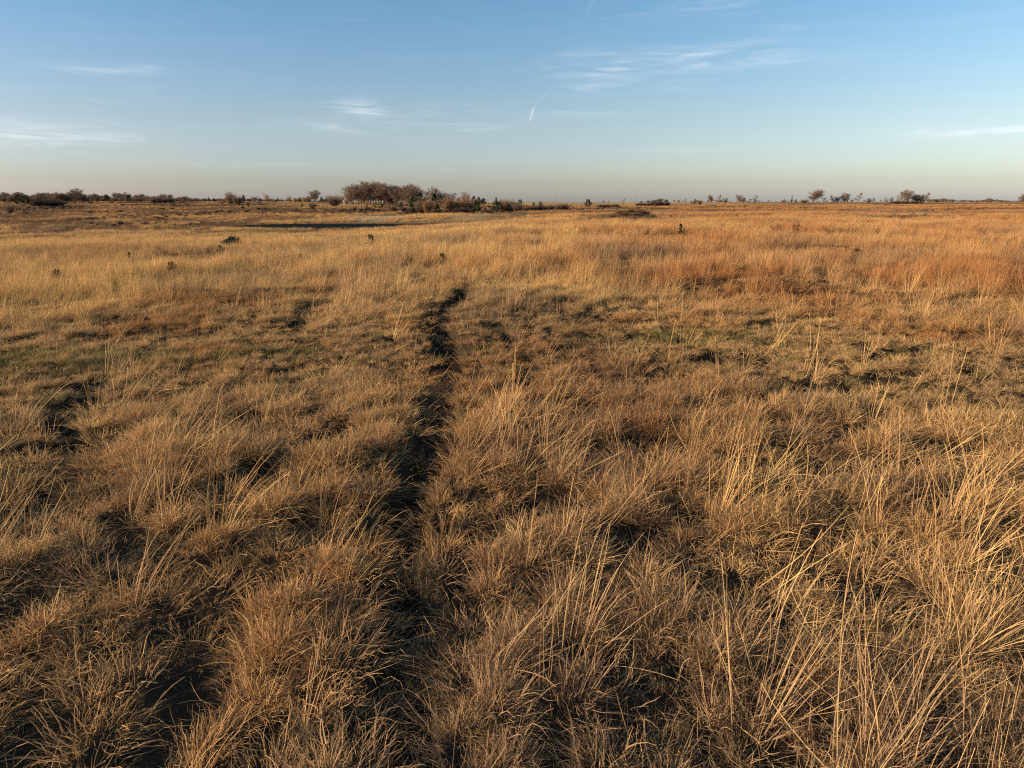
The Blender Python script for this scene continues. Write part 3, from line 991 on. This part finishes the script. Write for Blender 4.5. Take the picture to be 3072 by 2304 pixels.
def cedar_meshes(name, H=6.0, wide=.30, n=2600, seed=1, leafmat=None, round_=.5, leaf=.20, gaps=.35):
    r_ = np.random.default_rng(seed)
    # uneven lobes around the axis
    nb = 34
    bz = np.sort(r_.uniform(.06, .97, nb)); ba = r_.uniform(0, 2 * math.pi, nb)
    prof = lambda t: (1 - t) ** round_ * np.clip(t / .10 + .35, 0, 1)
    bl = H * wide * prof(bz) * r_.uniform(.6, 1.2, nb)
    k = r_.integers(0, nb, n)
    t = r_.uniform(.15, 1, n) ** .6
    lz = bz[k] * H + t * bl[k] * .55 + r_.normal(0, .03 * H, n)
    lr = bl[k] * t * .85
    px = lr * np.cos(ba[k]) + r_.normal(0, .035 * H, n) * (1.1 - bz[k])
    py = lr * np.sin(ba[k]) + r_.normal(0, .035 * H, n) * (1.1 - bz[k])
    P = np.stack([px, py, np.clip(lz, .02 * H, H * 1.02)], -1)
    d = np.stack([np.cos(ba[k]) * .5 + r_.normal(0, .5, n), np.sin(ba[k]) * .5 + r_.normal(0, .5, n), .8 + r_.normal(0, .4, n)], -1)
    d /= np.linalg.norm(d, axis=1, keepdims=True)
    a = np.cross(d, r_.normal(0, 1, (n, 3))); a /= np.linalg.norm(a, axis=1, keepdims=True)
    s = leaf * H / 6 * r_.uniform(.5, 1.3, n)[:, None]
    V = np.stack([P - a * s * .45, P + a * s * .45, P + d * s * 1.6], 1).reshape(-1, 3)
    F = (np.arange(n) * 3)[:, None] + np.arange(3)[None, :]
    C = np.repeat(r_.uniform(0, 1, n), 3)
    m2 = new_mesh(name + '_crown', V, F, False, np.stack([C, C, C, np.ones_like(C)], -1), [leafmat or M_cedar])
    segs = [((0, 0, -.1), (0, 0, H * .5), .018 * H, .012 * H), ((0, 0, H * .5), (0, 0, H * .93), .012 * H, .003 * H)]
    for j in range(nb):
        z = bz[j] * H * .92
        segs.append(((0, 0, z), (bl[j] * .8 * math.cos(ba[j]), bl[j] * .8 * math.sin(ba[j]), z + bl[j] * .45), .006 * H, .003 * H))
    V, F = tube_mesh(segs, 5)
    return new_mesh(name + '_trunk', V, F, True, None, [M_bark]), m2


KIND = {}
BT = ('bare_tree', 'trunk', 'crown')
for i in range(5):
    KIND['tree%d' % i] = (bare_tree_meshes('bare_tree', 10, wide=.40 + .04 * i, fork=.14 + .02 * i, mains=5, seed=20 + i, twig=.040, dens=1.6, low=.14 + .03 * (i % 3)), 10, BT)
for i in range(3):
    KIND['pale%d' % i] = (bare_tree_meshes('bare_tree', 10, wide=.38 + .05 * i, fork=.22, mains=4, seed=50 + i, twig=.055, dens=1.3, low=.26), 10, BT)
for i in range(2):
    KIND['wide%d' % i] = (bare_tree_meshes('bare_tree', 10, wide=.78, fork=.12, mains=5, seed=70 + i, twig=.045, dens=.8, low=.30, flat=.75), 10, BT)
for i in range(2):
    KIND['gold%d' % i] = (bare_tree_meshes('bare_tree', 10, wide=.27, fork=.12, mains=4, seed=80 + i, twig=.032, dens=1.2, low=.12, twigmat=M_twig_gold), 10, BT)
for nm, mm in (('orange', M_twig_orange), ('brown', M_twig), ('dark', M_twig_dark), ('goldshrub', M_twig_gold)):
    for i in range(2):
        KIND['%s%d' % (nm, i)] = (shrub_meshes('shrub', 3.0, seed=100 + i + len(nm) * 7, twigmat=mm, dens=1.3, twig=.02), 3, ('shrub', 'stems', 'twigs'))
for i in range(3):
    KIND['cedar%d' % i] = (cedar_meshes('cedar_tree', 6, wide=.34 + .06 * i, seed=200 + i, round_=.55 + .1 * i, n=3000), 6, ('cedar_tree', 'trunk', 'crown'))
KIND['fat0'] = (cedar_meshes('cedar_tree', 6, wide=.58, seed=211, round_=.42, n=3600), 6, ('cedar_tree', 'trunk', 'crown'))
KIND['fat1'] = (cedar_meshes('cedar_tree', 6, wide=.50, seed=212, round_=.5, n=3400), 6, ('cedar_tree', 'trunk', 'crown'))
KIND['slim0'] = (cedar_meshes('cedar_tree', 6, wide=.20, seed=213, round_=.6, n=2200), 6, ('cedar_tree', 'trunk', 'crown'))
for i in range(3):
    KIND['young%d' % i] = (cedar_meshes('young_cedar', 1.2, wide=.42 + .12 * i, seed=220 + i, round_=.5, n=420, leafmat=M_young, leaf=.34), 1.2, ('young_cedar', 'trunk', 'crown'))
for i in range(2):
    KIND['forb%d' % i] = (shrub_meshes('dead_weed', 1.4, seed=240 + i, twigmat=M_forb, dens=.45, twig=.012), 1.4, ('dead_weed', 'stalks', 'twigs'))

n_used = {}
def plant(kind, u, d, hpx, label, group=None, w=1.0, sink=.05, cat=None):
    mm, H0, (nm, pa, pb) = KIND[kind]
    x, y = at(u, d)
    h = (hpx + ((6 if kind[:4] == 'pale' else 4) if 380 < d < 850 and u > 1950 else 1)) * d / 2076 * 1.05
    if d < 100:
        h = h * 1.1 + .20        # the foot is hidden in the grass
        w = w * .85
    s = h / H0
    root = link(bpy.data.objects.new(nm, None))
    root.location = (x, y, gz(x, y) - sink * s)
    root.rotation_euler = (0, 0, random.uniform(0, 6.28))
    root.scale = (s * w, s * w, s)
    root.empty_display_size = .3
    for me, part in zip(mm, (pa, pb)):
        c_ = link(bpy.data.objects.new(part, me))
        c_.parent = root
    c0 = cat or {'bare_tree': 'tree', 'cedar_tree': 'cedar', 'shrub': 'shrub', 'young_cedar': 'young cedar', 'dead_weed': 'weed'}[nm]
    tag(root, label, c0, group)
    return root


ORD = ['first', 'second', 'third', 'fourth', 'fifth', 'sixth', 'seventh', 'eighth', 'ninth', 'tenth', 'eleventh', 'twelfth', 'thirteenth',
       'fourteenth', 'fifteenth', 'sixteenth', 'seventeenth', 'eighteenth', 'nineteenth', 'twentieth']
def row(what, where, group, items):
    items = sorted(items, key=lambda t: t[1])
    for k, it in enumerate(items):
        kind, u, d, h = it[:4]
        w = it[4] if len(it) > 4 else 1.0
        plant(kind, u, d, h, '%s %s, %s from left' % (what, where, ORD[k]), group, w)


# left skyline
plant('fat0', 55, 432, 25, 'dark round cedar at the far left, left one of the thicket pair', 'pair of cedars at the far left', 1.0)
plant('fat1', 79, 436, 24, 'dark round cedar at the far left, touching the black thicket on its right', 'pair of cedars at the far left', 1.05)
row('low blackish shrub', 'in the thicket by the paired left cedars', 'shrubs of the black thicket',
    [('dark%d' % (k % 2), 100 + 13 * k, 440 + 3 * (k % 3), 12 + 2 * ((k * 7) % 3), 1.8) for k in range(7)])
plant('brown0', 24, 345, 20, 'brown shrub with a dark base standing alone below the left cedar pair', None, .9)
plant('fat1', 322, 520, 17, 'broad dark cedar on the left skyline, biggest one before the far wood')
plant('fat0', 388, 520, 14, 'dark cedar on the left skyline right of the broadest one')
plant('cedar1', 292, 522, 8, 'very small dark cedar just left of the broad skyline cedar')
plant('tree3', 232, 900, 30, 'tall spiky bare tree rising highest over the left skyline wood', None, 1.6)
row('green brown bush', 'in the low left skyline clump', 'bushes of the left skyline clump',
    [('brown1', 462, 500, 12, 1.5), ('dark0', 478, 498, 11, 1.7), ('brown0', 495, 502, 12, 1.4), ('dark1', 512, 500, 8, 1.9)])
plant('cedar2', 627, 520, 11, 'small dark cedar left of the reddish bare shrub on the skyline')
plant('cedar0', 643, 522, 9, 'smallest cedar close to the left of the reddish skyline shrub')
plant('brown0', 692, 432, 30, 'tall reddish bare shrub breaking the skyline left of the pole', None, 1.0)
plant('brown1', 712, 425, 22, 'rounded bare shrub with a dark foot beside the tall reddish one', None, 1.1)
plant('slim0', 727, 352, 13, 'small green cedar standing low in the field, left of two', 'two small green cedars in the far field', 1.5)
plant('slim0', 744, 382, 11, 'small green cedar standing low in the field, right of two', 'two small green cedars in the far field', 1.5)
plant('cedar2', 732, 522, 17, 'dark upright cedar on the skyline behind the two small green ones')
plant('fat1', 751, 524, 8, 'low dark cedar between upright cedar and round bare tree')
plant('tree1', 766, 540, 14, 'small round bare tree on the skyline left of the pole', None, 1.5)
plant('fat1', 781, 536, 9, 'small dark cedar between the round bare tree and the pole')
plant('gold0', 802, 545, 22, 'pale yellow leafless tree just right of the left pole', None, 1.1)
plant('wide0', 813, 530, 21, 'bare open tree leaning against the pale yellow one by the pole', None, .9)
plant('fat1', 833, 528, 10, 'dark triangular cedar alone right of the pole trees', None, .9)
plant('tree2', 868, 540, 16, 'slight bare tree alone on the skyline between pole and grove', None, 1.0)
row('golden brown bush', 'in the skyline brush left of the round tree', 'brush left of the round bare tree',
    [('goldshrub0', 885, 520, 11, 1.0), ('brown0', 900, 520, 12, 1.1), ('goldshrub1', 914, 500, 14, 1.0), ('brown1', 926, 490, 16, 1.0)])
plant('tree0', 944, 470, 33, 'large round bare tree standing left of the big grove', None, 1.35)
plant('cedar2', 966, 465, 15, 'dark cedar at the right foot of the large round bare tree', None, 1.2)
plant('fat1', 979, 462, 12, 'low dark cedar second right of the round bare tree')
row('slender golden leafless tree', 'in the gap left of the grove', 'slender golden trees left of the grove',
    [('gold1', 988, 455, 21), ('gold0', 1001, 450, 20), ('gold1', 1013, 450, 24), ('gold0', 1026, 445, 22)])
plant('brown1', 1002, 378, 27, 'big reddish brown shrub in front of the slender golden trees', None, 1.3)
plant('brown0', 936, 350, 15, 'brown shrub on the dark strip below the large round bare tree', None, 1.3)
plant('fat1', 906, 366, 9, 'small dark bush on the dark strip left of a brown shrub')
row('dark small shrub', 'on the dark strip behind the dam', 'dark shrubs behind the dam',
    [('dark0', 1062, 318, 12), ('dark1', 1097, 316, 13), ('dark1', 1180, 310, 12, 1.6), ('dark0', 1210, 306, 14, 1.6), ('dark1', 1236, 302, 15, 1.5), ('dark0', 1262, 298, 16, 1.4)])

# the grove
G = [('gold0', 1044, 408, 34), ('tree1', 1056, 404, 50), ('tree0', 1074, 400, 54), ('tree2', 1092, 398, 56), ('tree3', 1110, 402, 59), ('tree4', 1127, 396, 60),
     ('tree0', 1144, 400, 59), ('tree1', 1160, 394, 58), ('tree2', 1177, 396, 54), ('tree4', 1194, 385, 53), ('pale1', 1211, 374, 60), ('tree3', 1228, 366, 60), ('tree1', 1245, 362, 58),
     ('pale0', 1262, 352, 48)]
row('tall bare tree', 'in the highest part of the grove', 'tall bare trees of the grove', [(g[0], g[1], g[2], g[3] * (.86 + .2 * ((k_ * 37) % 10) / 10), 1.05 + .4 * ((k_ * 53) % 7) / 7) for k_, g in enumerate(G)])
row('bare tree', 'deep inside the grove, between the front trunks', 'inner trees of the grove', [('tree%d' % (k % 5), 1066 + 17.5 * k, 425 - 3.2 * k, 50 + (k * 5) % 8, 1.3) for k in range(11)])
row('bare tree', 'behind the orange grove shrubs', 'bare trees behind the orange shrubs',
    [('tree2', 1283, 338, 50), ('tree4', 1304, 330, 63, .8), ('tree0', 1329, 330, 46), ('tree3', 1350, 326, 46), ('pale2', 1368, 326, 42), ('tree1', 1396, 322, 52, .85), ('pale0', 1412, 322, 44)])
row('thin sapling', 'on the pale grass strip before the tall grove', 'saplings before the tall grove', [('goldshrub0', 1100, 352, 18, .5), ('goldshrub1', 1121, 350, 17, .5), ('brown0', 1146, 352, 14, .6)])
row('bushy orange brown shrub', 'along the front of the grove', 'orange shrubs along the grove front',
    [('brown0', 1255, 318, 28, 1.0), ('orange0', 1283, 292, 36, .9), ('orange1', 1303, 300, 30, 1.0), ('orange0', 1340, 288, 42, .95), ('orange1', 1364, 290, 40, 1.0), ('orange1', 1392, 294, 43, .95), ('orange0', 1416, 292, 38, .9)])
row('dark cedar', 'among the bare trees of the grove', 'cedars inside the grove',
    [('cedar1', 1240, 344, 34, 1.2), ('cedar2', 1262, 340, 42, 1.2), ('slim0', 1303, 318, 44, 1.4), ('cedar1', 1314, 284, 27, 1.1), ('fat1', 1203, 340, 16)])
row('dark brushy shrub', 'at the foot of the orange shrubs', 'dark shrubs under the orange ones',
    [('dark0', 1300, 281, 14, 1.5), ('dark1', 1336, 279, 13, 1.6), ('dark0', 1372, 278, 17, 1.7), ('dark1', 1395, 280, 18, 1.6), ('dark0', 1415, 278, 14, 1.4)])
plant('fat1', 1430, 278, 33, 'large dark cedar ending the right side of the orange shrubs', None, 1.0)
plant('fat0', 1456, 277, 13, 'knee high dark cedar bush in the gap right of the large cedar')
row('dark green cedar', 'on the skyline behind the grove end', 'cedars above the grove end',
    [('cedar0', 1421, 412, 26, 1.0), ('cedar2', 1436, 416, 23, 1.2), ('fat1', 1450, 418, 19, 1.3)])
# second clump right of the gap
plant('cedar1', 1487, 286, 40, 'tall dark cedar at the left side of the small right clump', None, 1.0)
plant('fat1', 1499, 277, 29, 'dense dark cedar in front of the small right clump', None, .95)
plant('dark1', 1516, 278, 24, 'dark brush right of the dense cedar in the small clump', None, 1.1)
plant('pale2', 1500, 300, 44, 'thin bare tree showing above the small right clump', None, .7)
row('orange shrub', 'of the small right clump', 'orange shrubs of the small right clump', [('orange0', 1514, 300, 34, 1.1), ('orange1', 1536, 302, 32, 1.2), ('brown1', 1552, 296, 26, 1.1)])
plant('fat0', 1561, 398, 18, 'round green cedar on the pale field right of the small clump', None, .95)
plant('pale0', 1554, 402, 24, 'thin bare tree growing out behind the round green cedar', None, .8)
plant('fat1', 1601, 398, 11, 'small round cedar alone on the pale field', None, 1.1)
plant('young1', 1579, 396, 5, 'tiny bush between the two round cedars on the pale field')
plant('brown0', 1621, 396, 16, 'short upright brown shrub right of the lone small cedar', None, .7)
row('low purplish brown shrub', 'in the brush line across the middle', 'brush line across the middle',
    [('dark%d' % (k % 2) if k % 3 else 'brown%d' % (k % 2), 1570 + 11.5 * k, 308 + (k * 5) % 9, 11 + (k * 7) % 6, 1.5) for k in range(12)])
plant('wide1', 1706, 345, 32, 'bare tree with a flat reddish crown standing alone in the middle', None, .62)
plant('fat0', 1764, 338, 22, 'round bright green cedar alone right of the flat crowned tree', None, 1.02)
plant('fat1', 1720, 322, 8, 'small dark bush at the foot of the flat crowned tree')
row('low dark shrub', 'in the thin line below the pale field', 'thin dark line below the pale field', [('dark%d' % (k % 2), 1800 + 13 * k, 352, 8 + (k * 3) % 3, 2.0) for k in range(5)])
plant('pale1', 1868, 372, 26, 'left one of two thin bare saplings before the pale field', 'two thin bare saplings', .6)
plant('pale2', 1891, 372, 23, 'right one of two thin bare saplings before the pale field', 'two thin bare saplings', .5)
row('blackish shrub', 'in the long dark hedge before the pale field', 'shrubs of the long dark hedge', [('dark%d' % (k % 2), 1912 + 11 * k, 398 + (k * 3) % 5, 7 + (k * 5) % 3, 1.6) for k in range(9)])
row('tiny dark bush', 'on the rim of the pale far field', 'tiny bushes on the far field rim',
    [('fat1', 1811, 800, 4, 1.4), ('fat0', 1826, 800, 3, 1), ('dark0', 1925, 780, 3, 2.5), ('dark1', 1944, 780, 4, 2.5), ('dark0', 1963, 780, 4, 2.2), ('brown0', 1979, 770, 8, 1.6), ('dark1', 1998, 780, 5, 1.2)])
# right skyline
plant('wide0', 2040, 600, 14, 'small bare tree on the pale rim left of the bushy dark ones', None, .9)
plant('pale0', 2056, 600, 10, 'very small bare tree next to the one on the pale rim')
plant('tree2', 2083, 430, 15, 'stocky bare tree below the skyline with a short trunk', None, 1.2)
plant('brown0', 2099, 440, 10, 'low brown shrub joined to the stocky bare tree')
row('bare tree', 'in the first skyline row right of the mound', 'first row of skyline trees right of the mound',
    [('tree4', 2134, 500, 21, 1.1), ('pale1', 2153, 520, 23), ('tree1', 2175, 525, 14), ('pale2', 2191, 525, 14), ('tree3', 2216, 525, 20), ('tree0', 2230, 525, 14), ('pale0', 2246, 530, 12), ('pale1', 2262, 530, 20), ('pale2', 2277, 530, 13)])
row('small scraggy bare tree', 'just left of the big round skyline tree', 'scraggy trees left of the big round one', [('tree2', 2352, 560, 10), ('pale0', 2364, 560, 9), ('slim0', 2375, 560, 16, .7), ('tree0', 2386, 560, 8)])
plant('tree4', 2440, 550, 33, 'biggest round bushy bare tree on the right skyline', None, 1.5)
plant('brown0', 2412, 552, 8, 'low shrub at the left foot of the biggest round skyline tree', None, 1.6)
row('bare tree', 'in the open row right of the round one', 'open row of skyline trees',
    [('pale0', 2468, 560, 16), ('wide0', 2480, 560, 13, .8), ('pale1', 2496, 560, 19), ('tree3', 2512, 560, 14, 1.3), ('tree0', 2534, 560, 24, 1.2), ('pale2', 2558, 560, 26), ('pale1', 2573, 560, 27),
     ('tree1', 2606, 565, 11, 1.2), ('pale0', 2621, 565, 14), ('pale2', 2639, 565, 15), ('pale1', 2655, 565, 12), ('tree2', 2674, 565, 15, .7)])
row('bare tree', 'in the dense clump on the far right skyline', 'dense clump on the far right skyline',
    [('pale0', 2696, 555, 30), ('pale1', 2709, 552, 29), ('tree0', 2721, 550, 31), ('pale2', 2732, 552, 29), ('tree4', 2746, 555, 20, 1.4), ('tree3', 2760, 555, 18, 1.3), ('pale1', 2773, 555, 26)])
row('dark shrub', 'under the dense clump on the right skyline', 'undergrowth of the dense right clump', [('dark%d' % (k % 2), 2680 + 14 * k, 548, 3, 2.4) for k in range(7)])
plant('wide1', 2843, 552, 28, 'widely spreading bare tree alone right of the dense clump', None, 1.05)
plant('pale0', 2809, 560, 9, 'tiny bare tree between the dense clump and the spreading tree')
plant('pale1', 2972, 560, 11, 'faint thin tree far right beyond the spreading tree', None, 1.2)
plant('tree0', 3066, 560, 19, 'dark little tree at the right edge of the picture')

# young cedars and weeds standing in the grass
plant('young0', 1106, 74, 34, 'young dark cedar standing in the grass below the pond')
plant('young2', 487, 49.5, 27, 'low bushy young cedar in the left grass, the widest of the young ones')
plant('young1', 647, 76, 20, 'young cedar in the grass just in front of the dark brush pile')
plant('young2', 136, 47, 22, 'flat grey green young cedar near the left edge')
plant('young1', 321, 53, 15, 'faint little young cedar left of the widest bushy one')
plant('young0', 367, 71, 13, 'tiny young cedar on the left above the widest bushy one')
plant('young1', 888, 54, 17, 'small brown green young cedar left of centre in the pale grass')
plant('young0', 1228, 48, 15, 'small young cedar right of the brown green one in pale grass')
plant('young0', 1322, 46, 30, 'tall thin greenish young cedar just above the trail end')
plant('slim0', 2046, 79, 30, 'slim dark young cedar in the right grass', None, 1.5, cat='young cedar')
plant('young0', 1516, 124, 12, 'tiny reddish green cedar at the right end of the pond bed')
plant('young0', 2017, 158, 14, 'small dark cedar right of the overgrown mound')
plant('forb0', 2345, 88, 38, 'branching dead weed standing above the grass on the right', None, .8)
plant('forb1', 2392, 80, 40, 'second dead weed, more ragged, right of the branching one', None, .7)
row('dry dark weed', 'on the crest of the overgrown mound', 'weeds on the mound', [('forb%d' % (k % 2), 1840 + 17 * k, 151.5 + (k % 2), 9 + (k * 3) % 4, 1.7) for k in range(6)])


# brush pile
def build_pile():
    x, y = at(668, 108)
    segs = []; rd = random.Random(5)
    for k in range(420):
        t = rd.gauss(0, .42)
        px, py = t * 2.3 + .3, rd.gauss(0, .65)
        h = max(.05, 1.15 * math.exp(-((t - .25) / .55) ** 2)) * rd.random() ** .7
        a = rd.uniform(0, math.pi); e = rd.gauss(.05, .3); L = rd.uniform(.35, 1.1)
        d = (math.cos(a) * math.cos(e), math.sin(a) * math.cos(e), math.sin(e))
        r = rd.uniform(.012, .05)
        p = (px - d[0] * L / 2, py - d[1] * L / 2, h); q = (px + d[0] * L / 2, py + d[1] * L / 2, h + d[2] * L)
        m_ = tuple((p[i] + q[i]) / 2 + rd.gauss(0, .06) for i in range(3))
        segs += [(p, m_, r, r * .8), (m_, q, r * .8, r * .5)]
    V, F = tube_mesh(segs, 5)
    o = link(bpy.data.objects.new('brush_pile', new_mesh('brush_pile', V, F, True, None, [M_brush])))
    o.location = (x, y, gz(x, y) + .25)
    tag(o, 'low dark pile of old branches lying in the grass before the pond', 'brush pile')


build_pile()


# poles
def bm_obj(name, bm, material, parent=None):
    me = bpy.data.meshes.new(name); bm.to_mesh(me); bm.free()
    me.materials.append(material)
    o = link(bpy.data.objects.new(name, me))
    if parent: o.parent = parent
    return o


import bmesh
M_pole = plain('weathered_pole', (.08, .065, .05), (.16, .13, .10), 5)
def pole(u, d, h, label):
    x, y = at(u, d)
    root = link(bpy.data.objects.new('utility_pole', None)); root.location = (x, y, gz(x, y) - .3)
    tag(root, label, 'pole', 'utility poles on the skyline')
    V, F = tube_mesh([((0, 0, 0), (0, 0, h), .17, .12)], 10)
    c_ = link(bpy.data.objects.new('post', new_mesh('post', V, F, True, None, [M_pole]))); c_.parent = root
    bm = bmesh.new(); bmesh.ops.create_cube(bm, size=1)
    bmesh.ops.scale(bm, vec=(1.9, .12, .14), verts=bm.verts); bmesh.ops.translate(bm, vec=(0, -.19, h - .55), verts=bm.verts)
    bmesh.ops.bevel(bm, geom=bm.edges[:], offset=.015, segments=1)
    bm_obj('crossarm', bm, M_pole, root)
    for s in (-.8, .8):
        V, F = tube_mesh([((s, -.19, h - .48), (s, -.19, h - .28), .05, .035)], 8)
        c_ = link(bpy.data.objects.new('insulator', new_mesh('insulator', V, F, True, None, [M_pole]))); c_.parent = root


pole(793, 640, 8.2, 'thin utility pole on the skyline left of the grove')
pole(1666, 820, 8.0, 'thin utility pole on the skyline right of the grove')
pole(1908, 860, 6.5, 'faint utility pole on the skyline above the dark hedge')


# small pale shed left of the grove
def shed():
    x, y = at(1037, 418)
    root = link(bpy.data.objects.new('shed', None)); root.location = (x, y, gz(x, y) - .1); root.rotation_euler = (0, 0, R(18))
    tag(root, 'tiny whitish shed half hidden at the left edge of the grove', 'shed')
    Mw = plain('pale_boards', (.34, .31, .27), (.46, .43, .38), 4); Mr = plain('tin_roof', (.10, .09, .085), (.18, .16, .15), 3); Md = plain('dark_door', (.05, .045, .04), (.09, .08, .07), 3)
    bm = bmesh.new(); bmesh.ops.create_cube(bm, size=1)
    bmesh.ops.scale(bm, vec=(1.9, 3.0, 2.0), verts=bm.verts); bmesh.ops.translate(bm, vec=(0, 0, 1.0), verts=bm.verts)
    bm_obj('wall', bm, Mw, root)
    V = np.array([[-1.3, -1.7, 1.98], [1.3, -1.7, 1.98], [1.3, 1.7, 1.98], [-1.3, 1.7, 1.98], [0, -1.7, 2.7], [0, 1.7, 2.7]], float)
    me = new_mesh('roof', V, [np.array([[0, 4, 5, 3], [1, 2, 5, 4], [0, 3, 2, 1]]), np.array([[0, 1, 4], [2, 3, 5]])], False, None, [Mr])
    c_ = link(bpy.data.objects.new('roof', me)); c_.parent = root
    bm = bmesh.new(); bmesh.ops.create_cube(bm, size=1)
    bmesh.ops.scale(bm, vec=(.8, .06, 1.6), verts=bm.verts); bmesh.ops.translate(bm, vec=(.3, -1.533, .82), verts=bm.verts)
    bm_obj('door', bm, Md, root)


shed()

# small pale stone on the trail
bm = bmesh.new(); bmesh.ops.create_icosphere(bm, subdivisions=3, radius=.024)
for v in bm.verts:
    k = 1 + .18 * math.sin(v.co.x * 60 + 1) + .12 * math.sin(v.co.y * 75) + .1 * math.sin(v.co.z * 50)
    v.co = Vector((v.co.x * k * 1.2, v.co.y * k, v.co.z * k * .65))
sx, sy = -1.62, 16.55
st = bm_obj('stone', bm, plain('pale_stone', (.62, .60, .55), (.78, .76, .70), 30))
for p in st.data.polygons: p.use_smooth = True
st.location = (sx, sy, gz(sx, sy) + .05)
tag(st, 'small whitish stone lying on the dark trail', 'stone')


# low brush scattered in the valley, and the far woods
def src_shrubs(key, kinds, up=0.0):
    c_ = bpy.data.collections.new('source_' + key); src[key] = c_
    for k in kinds:
        (m1, m2), H0, _ = KIND[k]
        # one mesh holding stems and twigs so that an instance is a whole plant
        V1 = np.empty(len(m1.vertices) * 3); m1.vertices.foreach_get('co', V1); V2 = np.empty(len(m2.vertices) * 3); m2.vertices.foreach_get('co', V2)
        V1 = V1.reshape(-1, 3); V2 = V2.reshape(-1, 3)
        F1 = np.array([p.vertices[:] for p in m1.polygons]) if len({len(p.vertices) for p in m1.polygons}) == 1 else None
        F2 = np.array([p.vertices[:] for p in m2.polygons])
        C1 = np.full((len(V1), 4), .35); C2 = np.empty(len(V2) * 4); m2.color_attributes['blade'].data.foreach_get('color', C2)
        fs = [F1, F2 + len(V1)]
        me = new_mesh(key, np.vstack([V1, V2]) / H0, fs, False, np.vstack([C1, C2.reshape(-1, 4)]), [m2.materials[0]])
        c_.objects.link(bpy.data.objects.new(key, me))


def scatter_plants(name, key, x, y, h, wid, label, cat):
    n = len(x)
    z = ground_z(x, y) - .03
    print(name, n)
    instancer(name, key, np.stack([x, y, z], -1), rng.uniform(0, 6.28, n), np.stack([h * wid, h * wid, h], -1), np.zeros((n, 2)), np.zeros((n, 3)), rng.integers(0, len(src[key].objects), n), label, cat)


src_shrubs('low_bush', ['brown0', 'brown1', 'dark0', 'dark1'])
x, y = scatter(230, 540, .07, R(44))
a = np.arctan2(x, y); nz_ = fbm(x / 16, y / 30, 301, 3)
keep = sstep(nz_, .56, .72) * (1 - sstep(a, R(-4), R(3))) * .8
keep = np.maximum(keep, .9 * np.exp(-((x + 20) / 80) ** 4 - ((y - 308) / 16) ** 4))
keep = keep * (1 - (1 - sstep(pond_q(x, y), 1.1, 1.6))) * (1 - np.exp(-((x + 34) / 40) ** 4 - ((y - 262) / 17) ** 4))
k = rng.uniform(0, 1, len(x)) < keep
x, y = x[k], y[k]
scatter_plants('low_brush', 'low_bush', x, y, rng.uniform(.3, 1.0, len(x)), rng.uniform(1.2, 2.8, len(x)), 'low brown brush dotted over the far slopes and behind the dam', 'brush')

src_shrubs('wood_tree', ['tree0', 'tree2', 'tree4', 'pale1', 'brown0'])
def arc(u0, u1, d0, d1, n):
    u = rng.uniform(u0, u1, n); d = rng.uniform(d0, d1, n)
    a = np.arctan((u - 1536) / 2076 / 1.0339)
    return d * np.sin(a), d * np.cos(a), u, d
xs, ys, hs = [], [], []
for (u0, u1, d0, d1, n, lo, hi) in ((-500, 300, 900, 1500, 480, 5, 10), (250, 420, 1100, 1500, 140, 5, 9), (400, 760, 1200, 1900, 260, 4, 8), (-500, 560, 1800, 2600, 420, 10, 21),
                                    (540, 1050, 1500, 2400, 200, 5, 9), (2780, 3500, 3200, 3800, 420, 9, 14), (2000, 2800, 3200, 3800, 120, 6, 12)):
    x, y, u, d = arc(u0, u1, d0, d1, n)
    prof = .55 + .8 * vnoise(u / 45, u * 0 + d0, 410) * (.6 + .4 * vnoise(u / 11, u * 0 + d0, 411))
    xs.append(x); ys.append(y); hs.append(rng.uniform(lo, hi, n) * prof)
x, y, h = (np.concatenate(q) for q in (xs, ys, hs))
scatter_plants('distant_wood', 'wood_tree', x, y, h, rng.uniform(.9, 1.5, len(x)), 'far belt of leafless woodland along the skyline', 'woodland')
